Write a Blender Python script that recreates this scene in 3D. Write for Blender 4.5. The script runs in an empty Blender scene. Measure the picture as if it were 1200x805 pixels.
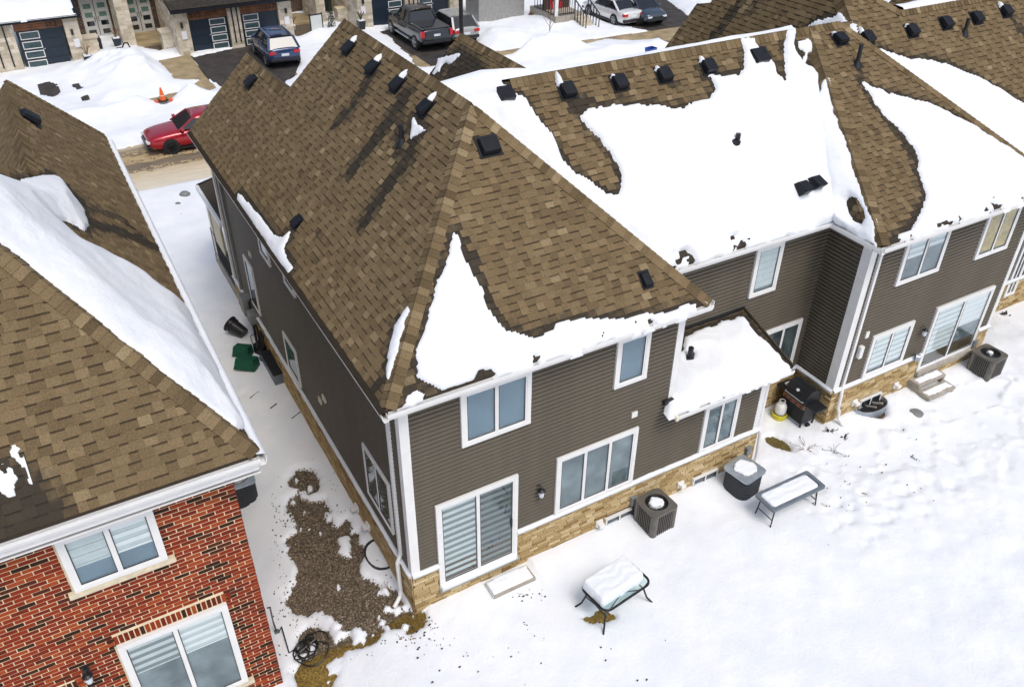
import bpy, math, random
import numpy as np
from mathutils import Vector, Matrix
random.seed(7)
RNG = np.random.default_rng(7)
sc = bpy.context.scene
COL = sc.collection
# ------------------------------------------------------------------ camera
FPX, PIT, ROLL, YAW = 999.42378, 0.614279874, 0.0104999487, 0.524436683
CAM = np.array([-3.91818301, -10.57426507, 14.60325287])
cy, sy, cp, sp = math.cos(YAW), math.sin(YAW), math.cos(PIT), math.sin(PIT)
_fw = np.array([sy * cp, cy * cp, -sp]); _rt = np.array([cy, -sy, 0.0]); _up = np.cross(_rt, _fw)
_r = math.cos(ROLL) * _rt + math.sin(ROLL) * _up
_u = -math.sin(ROLL) * _rt + math.cos(ROLL) * _up
cam_d = bpy.data.cameras.new("camera"); cam = bpy.data.objects.new("camera", cam_d); COL.objects.link(cam)
cam_d.sensor_width = 36; cam_d.sensor_fit = 'HORIZONTAL'; cam_d.lens = FPX / 1200 * 36
cam_d.clip_start = 0.1; cam_d.clip_end = 2000
M = Matrix(((_r[0], _u[0], -_fw[0], CAM[0]), (_r[1], _u[1], -_fw[1], CAM[1]), (_r[2], _u[2], -_fw[2], CAM[2]), (0, 0, 0, 1)))
cam.matrix_world = M
sc.camera = cam
# ------------------------------------------------------------------ light
SUN_EL, SUN_AZ = math.radians(60), math.radians(176)   # azimuth clockwise from +Y (north): soft sun behind thin cloud, from behind the viewer's right
w = bpy.data.worlds.new("World"); sc.world = w; w.use_nodes = True
nt = w.node_tree; bg = nt.nodes["Background"]; sky = nt.nodes.new("ShaderNodeTexSky")
sky.sky_type = 'NISHITA'; sky.sun_disc = False; sky.sun_elevation = SUN_EL; sky.sun_rotation = SUN_AZ
sky.air_density = 1.0; sky.dust_density = 4.0; sky.ozone_density = 1.0
hs = nt.nodes.new("ShaderNodeHueSaturation"); hs.inputs['Saturation'].default_value = 0.85
nt.links.new(sky.outputs[0], hs.inputs['Color']); nt.links.new(hs.outputs[0], bg.inputs[0]); bg.inputs[1].default_value = 0.15
sd = bpy.data.lights.new("sun", 'SUN'); sd.energy = 1.35; sd.angle = math.radians(24); sd.color = (1.0, 0.97, 0.92)
so = bpy.data.objects.new("sun", sd); COL.objects.link(so)
_sdir = Vector((math.sin(SUN_AZ) * math.cos(SUN_EL), math.cos(SUN_AZ) * math.cos(SUN_EL), math.sin(SUN_EL)))
so.rotation_euler = _sdir.to_track_quat('Z', 'Y').to_euler()
sc.view_settings.view_transform = 'Standard'; sc.view_settings.look = 'None'; sc.view_settings.gamma = 1
sc.view_settings.exposure = -0.06
sc.view_settings.use_curve_mapping = False
# ------------------------------------------------------------------ measuring: a line of sight cut with a real plane
def ray(px, py): return _r * (px - 600) / FPX - _u * (py - 402.5) / FPX + _fw
def at(px, py, **k):
    d = ray(px, py); (a, v), = k.items(); i = 'xyz'.index(a); t = (v - CAM[i]) / d[i]; return CAM + t * d
def onplane(px, py, P, n):
    d = ray(px, py); n = np.array(n, float); t = ((np.array(P) - CAM) @ n) / (d @ n); return CAM + t * d
def proj(P):
    q = np.asarray(P, float) - CAM; z = q @ _fw
    return 600 + FPX * (q @ _r) / z, 402.5 - FPX * (q @ _u) / z
def sstep(t): t = np.clip(t, 0, 1); return t * t * (3 - 2 * t)
def G(x, y):   # height of the soil
    return -0.45 * sstep((-0.7 - np.asarray(x, float)) / 1.8) * sstep((17 - np.asarray(y, float)) / 6)
def atg(px, py, h=0.0):
    z = 0.0
    for _ in range(6):
        P = at(px, py, z=z); z = float(G(P[0], P[1])) + h
    return P
# ------------------------------------------------------------------ noise
_grids = [RNG.random((64, 64)) for _ in range(8)]
def vnoise(x, y, s, k=0):
    x = np.asarray(x, float) / s + 13.7 * k; y = np.asarray(y, float) / s + 7.1 * k; g = _grids[k % 8]
    xi = np.floor(x).astype(int); yi = np.floor(y).astype(int); fx = sstep(x - xi); fy = sstep(y - yi)
    a = g[xi % 64, yi % 64]; b = g[(xi + 1) % 64, yi % 64]; c = g[xi % 64, (yi + 1) % 64]; d = g[(xi + 1) % 64, (yi + 1) % 64]
    return (a * (1 - fx) + b * fx) * (1 - fy) + (c * (1 - fx) + d * fx) * fy
def fnoise(x, y, s, o=4, k=0):
    r = 0; a = 1; t = 0
    for i in range(o): r = r + a * (vnoise(x, y, s / 2 ** i, k + i) - .5); t += a; a *= .55
    return r / t * 2
def sdf(px, py, poly):   # positive inside
    px = np.asarray(px, float); py = np.asarray(py, float); P = np.asarray(poly, float)
    d = np.full(px.shape, 1e9); ins = np.zeros(px.shape, bool)
    for i in range(len(P)):
        ax, ay = P[i]; bx, by = P[(i + 1) % len(P)]
        ex, ey = bx - ax, by - ay; wx, wy = px - ax, py - ay
        t = np.clip((wx * ex + wy * ey) / (ex * ex + ey * ey + 1e-12), 0, 1)
        d = np.minimum(d, (wx - ex * t) ** 2 + (wy - ey * t) ** 2)
        c = ((ay > py) != (by > py)) & (px < (bx - ax) * (py - ay) / ((by - ay) if by != ay else 1e-12) + ax)
        ins ^= c
    d = np.sqrt(d); return np.where(ins, d, -d)
# ------------------------------------------------------------------ materials
def nodes(name):
    m = bpy.data.materials.new(name); m.use_nodes = True; t = m.node_tree; b = t.nodes["Principled BSDF"]; return m, t, b
def mat(name, c, rough=.6, metal=0, var=.12, scale=6, bump=0.0, bscale=40, spec=.5, c2=None, coat=0):
    m, t, b = nodes(name); N, L = t.nodes, t.links
    tc = N.new("ShaderNodeTexCoord"); n = N.new("ShaderNodeTexNoise"); n.inputs['Scale'].default_value = scale; n.inputs['Detail'].default_value = 6
    L.new(tc.outputs['Object'], n.inputs['Vector'])
    r = N.new("ShaderNodeValToRGB"); e = r.color_ramp.elements
    e[0].position = .3; e[1].position = .7
    lo = c if c2 is None else c2
    e[0].color = [max(0, v * (1 - var)) for v in lo] + [1]; e[1].color = [v * (1 + var) for v in c] + [1]
    L.new(n.outputs[0], r.inputs[0]); L.new(r.outputs[0], b.inputs['Base Color'])
    b.inputs['Roughness'].default_value = rough; b.inputs['Metallic'].default_value = metal
    b.inputs['Specular IOR Level'].default_value = spec; b.inputs['Coat Weight'].default_value = coat
    if bump:
        n2 = N.new("ShaderNodeTexNoise"); n2.inputs['Scale'].default_value = bscale; n2.inputs['Detail'].default_value = 5
        bp = N.new("ShaderNodeBump"); bp.inputs['Strength'].default_value = bump; bp.inputs['Distance'].default_value = .02
        L.new(tc.outputs['Object'], n2.inputs['Vector']); L.new(n2.outputs[0], bp.inputs['Height']); L.new(bp.outputs[0], b.inputs['Normal'])
    return m
def ramp(N, stops, interp='LINEAR'):
    r = N.new("ShaderNodeValToRGB"); cr = r.color_ramp; cr.interpolation = interp
    while len(cr.elements) < len(stops): cr.elements.new(.5)
    for e, (p, c) in zip(cr.elements, stops): e.position = p; e.color = list(c) + [1]
    return r
def tonemat(name, stops, rough=.85, interp='LINEAR', grain=.35, gscale=90, shingle=False, bump=.3):
    """tone (red channel of Col) picks the colour of a single piece"""
    m, t, b = nodes(name); N, L = t.nodes, t.links
    at_ = N.new("ShaderNodeAttribute"); at_.attribute_name = "Col"; s = N.new("ShaderNodeSeparateColor"); L.new(at_.outputs['Color'], s.inputs[0])
    r = ramp(N, stops, interp); L.new(s.outputs[0], r.inputs[0])
    tc = N.new("ShaderNodeTexCoord"); n = N.new("ShaderNodeTexNoise"); n.inputs['Scale'].default_value = gscale; n.inputs['Detail'].default_value = 4
    L.new(tc.outputs['Object'], n.inputs['Vector'])
    mr = N.new("ShaderNodeMapRange"); mr.inputs[3].default_value = 1 - grain; mr.inputs[4].default_value = 1 + grain; L.new(n.outputs[0], mr.inputs[0])
    mx = N.new("ShaderNodeMix"); mx.data_type = 'RGBA'; mx.blend_type = 'MULTIPLY'; mx.inputs[0].default_value = 1
    L.new(r.outputs[0], mx.inputs[6]); L.new(mr.outputs[0], mx.inputs[7]); out = mx.outputs[2]
    if shingle:   # printed band and painted shadow of the course above on recessed tabs; damp granules
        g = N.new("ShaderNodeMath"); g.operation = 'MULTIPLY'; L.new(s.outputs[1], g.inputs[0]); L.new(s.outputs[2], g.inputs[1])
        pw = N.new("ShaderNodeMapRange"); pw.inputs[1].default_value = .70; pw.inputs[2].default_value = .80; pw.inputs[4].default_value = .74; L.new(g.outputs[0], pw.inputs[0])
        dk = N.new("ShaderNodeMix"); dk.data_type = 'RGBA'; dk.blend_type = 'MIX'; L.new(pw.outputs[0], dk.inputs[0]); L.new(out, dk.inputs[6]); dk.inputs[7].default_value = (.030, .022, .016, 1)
        wn = N.new("ShaderNodeTexNoise"); wn.inputs['Scale'].default_value = 5; wn.inputs['Detail'].default_value = 5; L.new(tc.outputs['Object'], wn.inputs['Vector'])
        wa = N.new("ShaderNodeMath"); wa.operation = 'ADD'; L.new(at_.outputs['Alpha'], wa.inputs[0]); L.new(wn.outputs[0], wa.inputs[1])
        ws = N.new("ShaderNodeMapRange"); ws.inputs[1].default_value = .70; ws.inputs[2].default_value = 1.25; ws.inputs[4].default_value = .86; L.new(wa.outputs[0], ws.inputs[0])
        wt = N.new("ShaderNodeMix"); wt.data_type = 'RGBA'; L.new(ws.outputs[0], wt.inputs[0]); L.new(dk.outputs[2], wt.inputs[6]); wt.inputs[7].default_value = (.026, .024, .021, 1)
        out = wt.outputs[2]
        rr = N.new("ShaderNodeMapRange"); rr.inputs[3].default_value = rough; rr.inputs[4].default_value = .62; L.new(ws.outputs[0], rr.inputs[0]); L.new(rr.outputs[0], b.inputs['Roughness'])
    else: b.inputs['Roughness'].default_value = rough
    L.new(out, b.inputs['Base Color'])
    b.inputs['Specular IOR Level'].default_value = .12
    bp = N.new("ShaderNodeBump"); bp.inputs['Strength'].default_value = bump; bp.inputs['Distance'].default_value = .01
    L.new(n.outputs[0], bp.inputs['Height']); L.new(bp.outputs[0], b.inputs['Normal'])
    return m
MAT = {}
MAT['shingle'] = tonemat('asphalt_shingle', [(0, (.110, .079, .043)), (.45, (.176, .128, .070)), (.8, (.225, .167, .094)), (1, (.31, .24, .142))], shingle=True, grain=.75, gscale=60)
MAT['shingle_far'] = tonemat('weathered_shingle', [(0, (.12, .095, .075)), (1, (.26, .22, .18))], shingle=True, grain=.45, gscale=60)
MAT['redbrick'] = tonemat('red_brick', [(0, (.028, .012, .007)), (.13, (.055, .022, .013)), (.20, (.15, .022, .010)), (.6, (.235, .031, .012)), (.85, (.29, .046, .015)), (1, (.35, .075, .022))], grain=.5, gscale=60, rough=.8)
MAT['tanstone'] = tonemat('tan_stone', [(0, (.24, .15, .06)), (.3, (.38, .265, .12)), (.65, (.50, .37, .19)), (1, (.64, .52, .32))], grain=.5, gscale=35, rough=.85)
MAT['palestone'] = tonemat('pale_stone', [(0, (.42, .37, .28)), (.5, (.58, .52, .42)), (1, (.70, .64, .54))], grain=.3, gscale=20)
MAT['brownbrick'] = tonemat('brown_brick', [(0, (.05, .035, .03)), (1, (.14, .09, .075))], grain=.4, gscale=20)
MAT['mortar'] = mat('mortar', (.80, .66, .44), .95, bump=.3)
MAT['mortar_tan'] = mat('mortar_tan', (.085, .055, .025), .95, bump=.3)
MAT['siding'] = mat('taupe_siding', (.116, .099, .073), .55, var=.08, scale=3, spec=.35)
MAT['siding_far'] = mat('grey_siding', (.30, .30, .29), .6)
MAT['white'] = mat('white_trim', (.78, .78, .77), .4, var=.04, scale=4)
MAT['cream'] = mat('cream_sill', (.66, .58, .42), .7, var=.15, scale=8)
MAT['cream_frame'] = mat('cream_trim', (.72, .67, .55), .6, var=.08)
MAT['black'] = mat('black_plastic', (.012, .013, .016), .45)
MAT['blackm'] = mat('black_metal', (.02, .02, .022), .35, metal=.5)
MAT['vent'] = mat('vent_black', (.009, .011, .016), .55, var=.3, scale=10, spec=.25)
MAT['deck'] = mat('roof_felt', (.06, .045, .03), .9)
MAT['concrete'] = mat('concrete', (.36, .33, .28), .9, var=.18, scale=5, bump=.3)
MAT['concrete_wet'] = mat('wet_concrete', (.34, .265, .15), .7, var=.3, scale=1.5, bump=.3)
MAT['soil'] = mat('soil', (.11, .085, .06), .95, var=.4, scale=8, bump=.6)
MAT['asphalt'] = mat('asphalt', (.045, .038, .034), .8, var=.45, scale=2, bump=.4, bscale=60)
MAT['grass_yellow'] = mat('dormant_grass', (.25, .165, .035), .9, var=.5, scale=25, bump=.8, bscale=90, c2=(.14, .085, .02))
MAT['grass_olive'] = mat('olive_grass', (.13, .10, .025), .9, var=.4, scale=25, bump=.8, bscale=90)
MAT['gravel'] = tonemat('gravel_stone', [(0, (.06, .045, .032)), (.35, (.20, .155, .11)), (.8, (.36, .30, .22)), (1, (.62, .57, .49))], grain=.2, gscale=80)
MAT['grey'] = mat('grey_plastic', (.14, .17, .20), .5)
MAT['acgrey'] = mat('condenser_grey', (.135, .125, .11), .5, metal=.2)
MAT['acdark'] = mat('condenser_dark', (.05, .055, .065), .5, metal=.2)
MAT['hoodgrey'] = mat('utility_grey', (.20, .21, .21), .5)
MAT['green'] = mat('green_bin', (.004, .085, .050), .45, var=.2)
MAT['blue'] = mat('blue_bin', (.02, .075, .35), .5)
MAT['navy'] = mat('navy_door', (.010, .022, .038), .45, var=.15)
MAT['greydoor'] = mat('pale_door', (.52, .53, .52), .5, var=.05)
MAT['wood'] = mat('brown_wood', (.19, .075, .03), .6, var=.45, scale=3)
MAT['steel'] = mat('galvanised', (.42, .47, .52), .4, metal=.6)
MAT['yellow'] = mat('yellow_plastic', (.62, .55, .03), .5)
MAT['orange'] = mat('orange_rubber', (.75, .13, .02), .5)
MAT['red'] = mat('red_fabric', (.45, .02, .03), .7)
MAT['twig'] = mat('dry_stalk', (.20, .12, .06), .9, var=.4)
MAT['twig_dark'] = mat('dark_twig', (.04, .032, .026), .9)
MAT['cedar'] = mat('evergreen', (.03, .045, .015), .9, var=.5, scale=20)
MAT['hose'] = mat('rubber_hose', (.008, .011, .011), .35)
MAT['text'] = mat('black_numeral', (.012, .010, .010), .4)
MAT['garage_glass'] = mat('garage_glass', (.05, .085, .095), .12, var=.2)
MAT['paper'] = mat('printed_sheet', (.75, .76, .80), .5, var=.1, scale=30)
MAT['greentable'] = mat('teal_interior', (.10, .20, .16), .6, var=.2)
MAT['tyre'] = mat('tyre', (.015, .015, .016), .8)
MAT['rim'] = mat('alloy', (.45, .46, .48), .3, metal=.9)
MAT['rimdark'] = mat('dark_alloy', (.03, .03, .035), .3, metal=.7)
MAT['tail'] = mat('tail_lamp', (.5, .015, .02), .2)
MAT['lens'] = mat('clear_lamp', (.65, .68, .72), .15)
MAT['plate'] = mat('number_plate', (.7, .75, .8), .4)
MAT['blindw'] = mat('blind_white', (.86, .87, .86), .7, var=.04)
MAT['blindg'] = mat('blind_sheer', (.20, .235, .235), .7, var=.06)
MAT['blindl'] = mat('blind_light', (.60, .65, .64), .7, var=.06)
MAT['room'] = mat('dim_room', (.085, .10, .10), .8, var=.3, scale=2.5, c2=(.02, .028, .03))
MAT['roomg'] = mat('grey_room', (.22, .27, .285), .8, var=.2, scale=1.7, c2=(.08, .11, .12))
MAT['roomb'] = mat('blue_room', (.15, .23, .29), .8, var=.18, scale=1.2)
MAT['curtain'] = mat('ochre_curtain', (.48, .33, .06), .8, var=.35, scale=6)
def snowmat():
    m, t, b = nodes('snow'); N, L = t.nodes, t.links
    tc = N.new("ShaderNodeTexCoord")
    n = N.new("ShaderNodeTexNoise"); n.inputs['Scale'].default_value = 1.2; n.inputs['Detail'].default_value = 8; L.new(tc.outputs['Object'], n.inputs['Vector'])
    r = ramp(N, [(.3, (.785, .825, .88)), (.7, (.865, .89, .92))]); L.new(n.outputs[0], r.inputs[0]); L.new(r.outputs[0], b.inputs['Base Color'])
    n2 = N.new("ShaderNodeTexNoise"); n2.inputs['Scale'].default_value = 14; n2.inputs['Detail'].default_value = 7; L.new(tc.outputs['Object'], n2.inputs['Vector'])
    bp = N.new("ShaderNodeBump"); bp.inputs['Strength'].default_value = .28; bp.inputs['Distance'].default_value = .04
    L.new(n2.outputs[0], bp.inputs['Height']); L.new(bp.outputs[0], b.inputs['Normal'])
    b.inputs['Roughness'].default_value = .85; b.inputs['Specular IOR Level'].default_value = .25
    return m
MAT['snow'] = snowmat()
def glassmat(name, tint, refl=.3, rough=.02):
    m, t, b = nodes(name); N, L = t.nodes, t.links
    gl = N.new("ShaderNodeBsdfGlossy"); gl.inputs['Roughness'].default_value = rough; gl.inputs[0].default_value = (.9, .95, 1, 1)
    tr = N.new("ShaderNodeBsdfTransparent"); tr.inputs[0].default_value = tint + (1,)
    fr = N.new("ShaderNodeLayerWeight"); fr.inputs[0].default_value = .5; pw = N.new("ShaderNodeMath"); pw.operation = 'POWER'; pw.inputs[1].default_value = 4; L.new(fr.outputs['Facing'], pw.inputs[0])
    ad = N.new("ShaderNodeMath"); ad.operation = 'MULTIPLY_ADD'; ad.inputs[1].default_value = .7; ad.inputs[2].default_value = refl * .5; L.new(pw.outputs[0], ad.inputs[0])
    mx = N.new("ShaderNodeMixShader"); L.new(ad.outputs[0], mx.inputs[0]); L.new(tr.outputs[0], mx.inputs[1]); L.new(gl.outputs[0], mx.inputs[2])
    L.new(mx.outputs[0], t.nodes['Material Output'].inputs[0]); return m
MAT['glass'] = glassmat('window_glass', (.95, .975, .98), .10)
MAT['tglass'] = glassmat('table_glass', (.86, .94, .93), .10)
MAT['carglass'] = mat('car_glass', (.012, .016, .02), .06, var=.1, spec=.8)
def roadmat():
    m, t, b = nodes('slushy_road'); N, L = t.nodes, t.links
    tc = N.new("ShaderNodeTexCoord"); mp = N.new("ShaderNodeMapping"); mp.inputs['Scale'].default_value = (.8, 4.0, 1); L.new(tc.outputs['Object'], mp.inputs[0])
    n = N.new("ShaderNodeTexNoise"); n.inputs['Scale'].default_value = 1.1; n.inputs['Detail'].default_value = 9; n.inputs['Distortion'].default_value = .3; L.new(mp.outputs[0], n.inputs['Vector'])
    r = ramp(N, [(.3, (.10, .075, .045)), (.45, (.24, .185, .11)), (.6, (.40, .325, .21)), (.8, (.60, .53, .41))]); L.new(n.outputs[0], r.inputs[0])
    # worn wheel tracks run along the street: bands across it, their edges broken by noise
    sx_ = N.new("ShaderNodeSeparateXYZ"); L.new(tc.outputs['Object'], sx_.inputs[0]); nb = N.new("ShaderNodeTexNoise"); nb.inputs['Scale'].default_value = 1.6; nb.inputs['Detail'].default_value = 8; L.new(tc.outputs['Object'], nb.inputs['Vector'])
    ma = N.new("ShaderNodeMath"); ma.operation = 'MULTIPLY_ADD'; ma.inputs[1].default_value = .7; L.new(nb.outputs[0], ma.inputs[0]); L.new(sx_.outputs[1], ma.inputs[2])
    mr = N.new("ShaderNodeMapRange"); mr.inputs[1].default_value = 23.4; mr.inputs[2].default_value = 28.8; L.new(ma.outputs[0], mr.inputs[0])
    rb = ramp(N, [(0, (.80, .76, .66)), (.28, (.72, .64, .48)), (.42, (.62, .52, .36)), (.46, (.14, .115, .085)), (.55, (.17, .14, .10)), (.60, (.11, .09, .065)), (.63, (.46, .35, .19)), (.76, (.50, .38, .20)), (.79, (.15, .12, .085)), (.84, (.42, .33, .21)), (.89, (.20, .165, .12)), (.94, (.55, .46, .32))]); L.new(mr.outputs[0], rb.inputs[0])
    mxr = N.new("ShaderNodeMix"); mxr.data_type = 'RGBA'; mxr.inputs[0].default_value = .25; L.new(rb.outputs[0], mxr.inputs[6]); L.new(r.outputs[0], mxr.inputs[7]); L.new(mxr.outputs[2], b.inputs['Base Color'])
    bp = N.new("ShaderNodeBump"); bp.inputs['Strength'].default_value = .6; bp.inputs['Distance'].default_value = .06
    L.new(n.outputs[0], bp.inputs['Height']); L.new(bp.outputs[0], b.inputs['Normal'])
    b.inputs['Roughness'].default_value = .75; return m
MAT['road'] = roadmat()
MAT['slush'] = mat('brown_slush', (.40, .31, .18), .8, var=.5, scale=12, bump=.6, c2=(.14, .11, .08))
def tablet(name, c): MAT[name] = mat(name, c, .25, metal=.25, var=.05, coat=.8)
tablet('car_red', (.38, .008, .022)); tablet('car_blue', (.018, .045, .13)); tablet('car_black', (.016, .022, .032)); tablet('car_silver', (.42, .42, .41))
tablet('car_white', (.78, .78, .77)); tablet('car_slate', (.045, .065, .09))
# ------------------------------------------------------------------ mesh builder
WORLD = [False]
class MB:
    def __init__(s): s.v = []; s.f = []; s.c = []; s.m = []; s.cur = (.5, .5, 0, 0); s.mi = 0
    def vert(s, p): s.v.append(tuple(float(a) for a in p)); return len(s.v) - 1
    def face(s, ids, c=None): s.f.append(tuple(ids)); s.c.append(c or s.cur); s.m.append(s.mi)
    def poly(s, pts, c=None): s.face([s.vert(p) for p in pts], c)
    def hexa(s, P, c=None, faces=((0, 3, 2, 1), (4, 5, 6, 7), (0, 1, 5, 4), (1, 2, 6, 5), (2, 3, 7, 6), (3, 0, 4, 7))):
        i = [s.vert(p) for p in P]
        for f in faces: s.face([i[k] for k in f], c)
    def box(s, x0, x1, y0, y1, z0, z1, c=None):
        s.hexa([(x0, y0, z0), (x1, y0, z0), (x1, y1, z0), (x0, y1, z0), (x0, y0, z1), (x1, y0, z1), (x1, y1, z1), (x0, y1, z1)], c); return s
    def bar(s, a, b, w, h=None, up=(0, 0, 1), c=None):
        a = Vector(a); b = Vector(b); d = (b - a).normalized(); h = h or w; u = Vector(up)
        if abs(d.dot(u)) > .95: u = Vector((1, 0, 0))
        l = d.cross(u).normalized(); u = l.cross(d)
        P = [p + l * (i * w / 2) + u * (j * h / 2) for p in (a, b) for i, j in ((-1, -1), (1, -1), (1, 1), (-1, 1))]
        s.hexa(P, c, ((0, 1, 2, 3), (7, 6, 5, 4), (0, 4, 5, 1), (1, 5, 6, 2), (2, 6, 7, 3), (3, 7, 4, 0))); return s
    def tube(s, pts, r, n=8, cap=True, closed=False, c=None):
        pts = [Vector(p) for p in pts]; rings = []; m = len(pts); prev = None
        for i, p in enumerate(pts):
            if closed: d = pts[(i + 1) % m] - pts[i - 1]
            else: d = pts[min(i + 1, m - 1)] - pts[max(i - 1, 0)]
            d.normalize()
            if prev is None:
                u = Vector((0, 0, 1)) if abs(d.z) < .9 else Vector((1, 0, 0))
                u = (u - d * u.dot(d)).normalized()
            else: u = (prev - d * prev.dot(d)).normalized()
            prev = u; l = d.cross(u); rr = r[i] if isinstance(r, (list, tuple)) else r
            rings.append([s.vert(p + (u * math.cos(2 * math.pi * k / n) + l * math.sin(2 * math.pi * k / n)) * rr) for k in range(n)])
        for i in range(m if closed else m - 1):
            A, B = rings[i], rings[(i + 1) % m]
            for k in range(n): s.face([A[k], A[(k + 1) % n], B[(k + 1) % n], B[k]], c)
        if cap and not closed: s.face(rings[0][::-1], c); s.face(rings[-1], c)
        return s
    def lathe(s, prof, n=20, o=(0, 0, 0), c=None, cap=True):
        rings = [[s.vert((o[0] + r * math.cos(2 * math.pi * k / n), o[1] + r * math.sin(2 * math.pi * k / n), o[2] + z)) for k in range(n)] for r, z in prof]
        for A, B in zip(rings, rings[1:]):
            for k in range(n): s.face([A[k], A[(k + 1) % n], B[(k + 1) % n], B[k]], c)
        if cap: s.face(rings[0][::-1], c); s.face(rings[-1], c)
        return s
    def prism(s, pts, off, c=None):   # flat outline pts pushed by off
        a = [s.vert(p) for p in pts]; b = [s.vert(np.asarray(p, float) + np.asarray(off, float)) for p in pts]; n = len(pts)
        s.face(a[::-1], c); s.face(b, c)
        for i in range(n): s.face([a[i], a[(i + 1) % n], b[(i + 1) % n], b[i]], c)
        return s
    def mesh(s, name, m, smooth=False):
        me = bpy.data.meshes.new(name); me.from_pydata(s.v, [], s.f)
        for q in (m if isinstance(m, (list, tuple)) else [m]): me.materials.append(MAT[q] if isinstance(q, str) else q)
        if any(s.m): me.polygons.foreach_set('material_index', s.m)
        a = me.color_attributes.new("Col", 'FLOAT_COLOR', 'CORNER'); buf = []
        for f, c in zip(s.f, s.c):
            if isinstance(c[0], (tuple, list)):
                for q in c: buf.extend(q)
            else: buf.extend(c * len(f))
        a.data.foreach_set('color', buf)
        if smooth: me.polygons.foreach_set('use_smooth', [True] * len(me.polygons))
        me.update(); return me
    def build(s, name, m, parent=None, smooth=False, kind=None, label=None, cat=None, group=None, bevel=0):
        o = bpy.data.objects.new(name, s.mesh(name, m, smooth)); return link(o, parent, kind, label, cat, group, bevel)
def link(o, parent=None, kind=None, label=None, cat=None, group=None, bevel=0):
    COL.objects.link(o)
    if parent is not None:
        o.parent = parent
        if WORLD[0] and parent.type == 'EMPTY': o.matrix_parent_inverse = Matrix.Translation(-parent.location)   # parts given in world coordinates
    if kind: o['kind'] = kind
    if label: o['label'] = label
    if cat: o['category'] = cat
    if group: o['group'] = group
    if bevel:
        b = o.modifiers.new('bevel', 'BEVEL'); b.width = bevel; b.segments = 2; b.limit_method = 'ANGLE'; b.angle_limit = math.radians(40)
    return o
def thing(name, label, cat, loc=(0, 0, 0), rz=0, group=None):
    o = bpy.data.objects.new(name, None); o.empty_display_size = .2; o.location = tuple(float(a) for a in loc); o.rotation_euler = (0, 0, rz); return link(o, None, None, label, cat, group)
def copy_tree(o, parent=None):
    c = o.copy(); COL.objects.link(c)
    if parent is not None: c.parent = parent
    for ch in list(o.children): copy_tree(ch, c)
    return c
def gridmesh(name, X, Y, Z, keep, m, parent=None, **kw):
    """faces of the regular grid for which keep is true"""
    ni, nj = X.shape; idx = np.arange(ni * nj).reshape(ni, nj)
    k = keep[:-1, :-1] | keep[1:, :-1] | keep[:-1, 1:] | keep[1:, 1:]
    F = np.stack([idx[:-1, :-1], idx[1:, :-1], idx[1:, 1:], idx[:-1, 1:]], -1)[k]
    used = np.unique(F); rm = np.full(ni * nj, -1); rm[used] = np.arange(len(used)); F = rm[F]
    V = np.stack([X.ravel(), Y.ravel(), Z.ravel()], 1)[used]
    me = bpy.data.meshes.new(name); me.vertices.add(len(V)); me.vertices.foreach_set('co', V.astype(np.float32).ravel())
    me.loops.add(F.size); me.loops.foreach_set('vertex_index', F.astype(np.int32).ravel())
    me.polygons.add(len(F)); me.polygons.foreach_set('loop_start', (np.arange(len(F)) * 4).astype(np.int32)); me.polygons.foreach_set('loop_total', np.full(len(F), 4, np.int32))
    me.polygons.foreach_set('use_smooth', np.ones(len(F), bool)); me.update(calc_edges=True); me.validate()
    me.materials.append(MAT[m]); o = bpy.data.objects.new(name, me); return link(o, parent, **kw)
# ------------------------------------------------------------------ roofs
class Plane:
    """a roof slope: O on the eave line, u along the eave, v up the slope, n out of it"""
    def __init__(s, O, u, vdir):
        s.O = np.array(O, float); s.u = np.array(u, float) / np.linalg.norm(u); s.v = np.array(vdir, float) / np.linalg.norm(vdir)
        s.n = np.cross(s.u, s.v); s.n /= np.linalg.norm(s.n)
        if s.n[2] < 0: s.n = -s.n
    def uv(s, P): d = np.asarray(P, float) - s.O; return (float(d @ s.u), float(d @ s.v))
    def px(s, *q): return [s.uv(onplane(a, b, s.O, s.n)) for a, b in q]
    def P(s, a, b, h=0): return s.O + s.u * a + s.v * b + s.n * h
    def xyz(s, pts): return [s.uv(p) for p in pts]
def inside_margin(poly, snow, holes, x, y):
    d = -1e9
    for pl in snow: d = max(d, float(sdf(np.array([x]), np.array([y]), pl)[0]))
    for h in holes: d = min(d, -float(sdf(np.array([x]), np.array([y]), h)[0]))
    return d
def scan(poly, y):
    xs = []
    for i in range(len(poly)):
        (ax, ay), (bx, by) = poly[i], poly[(i + 1) % len(poly)]
        if (ay > y) != (by > y): xs.append(ax + (bx - ax) * (y - ay) / (by - ay))
    xs.sort(); return list(zip(xs[::2], xs[1::2]))
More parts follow.
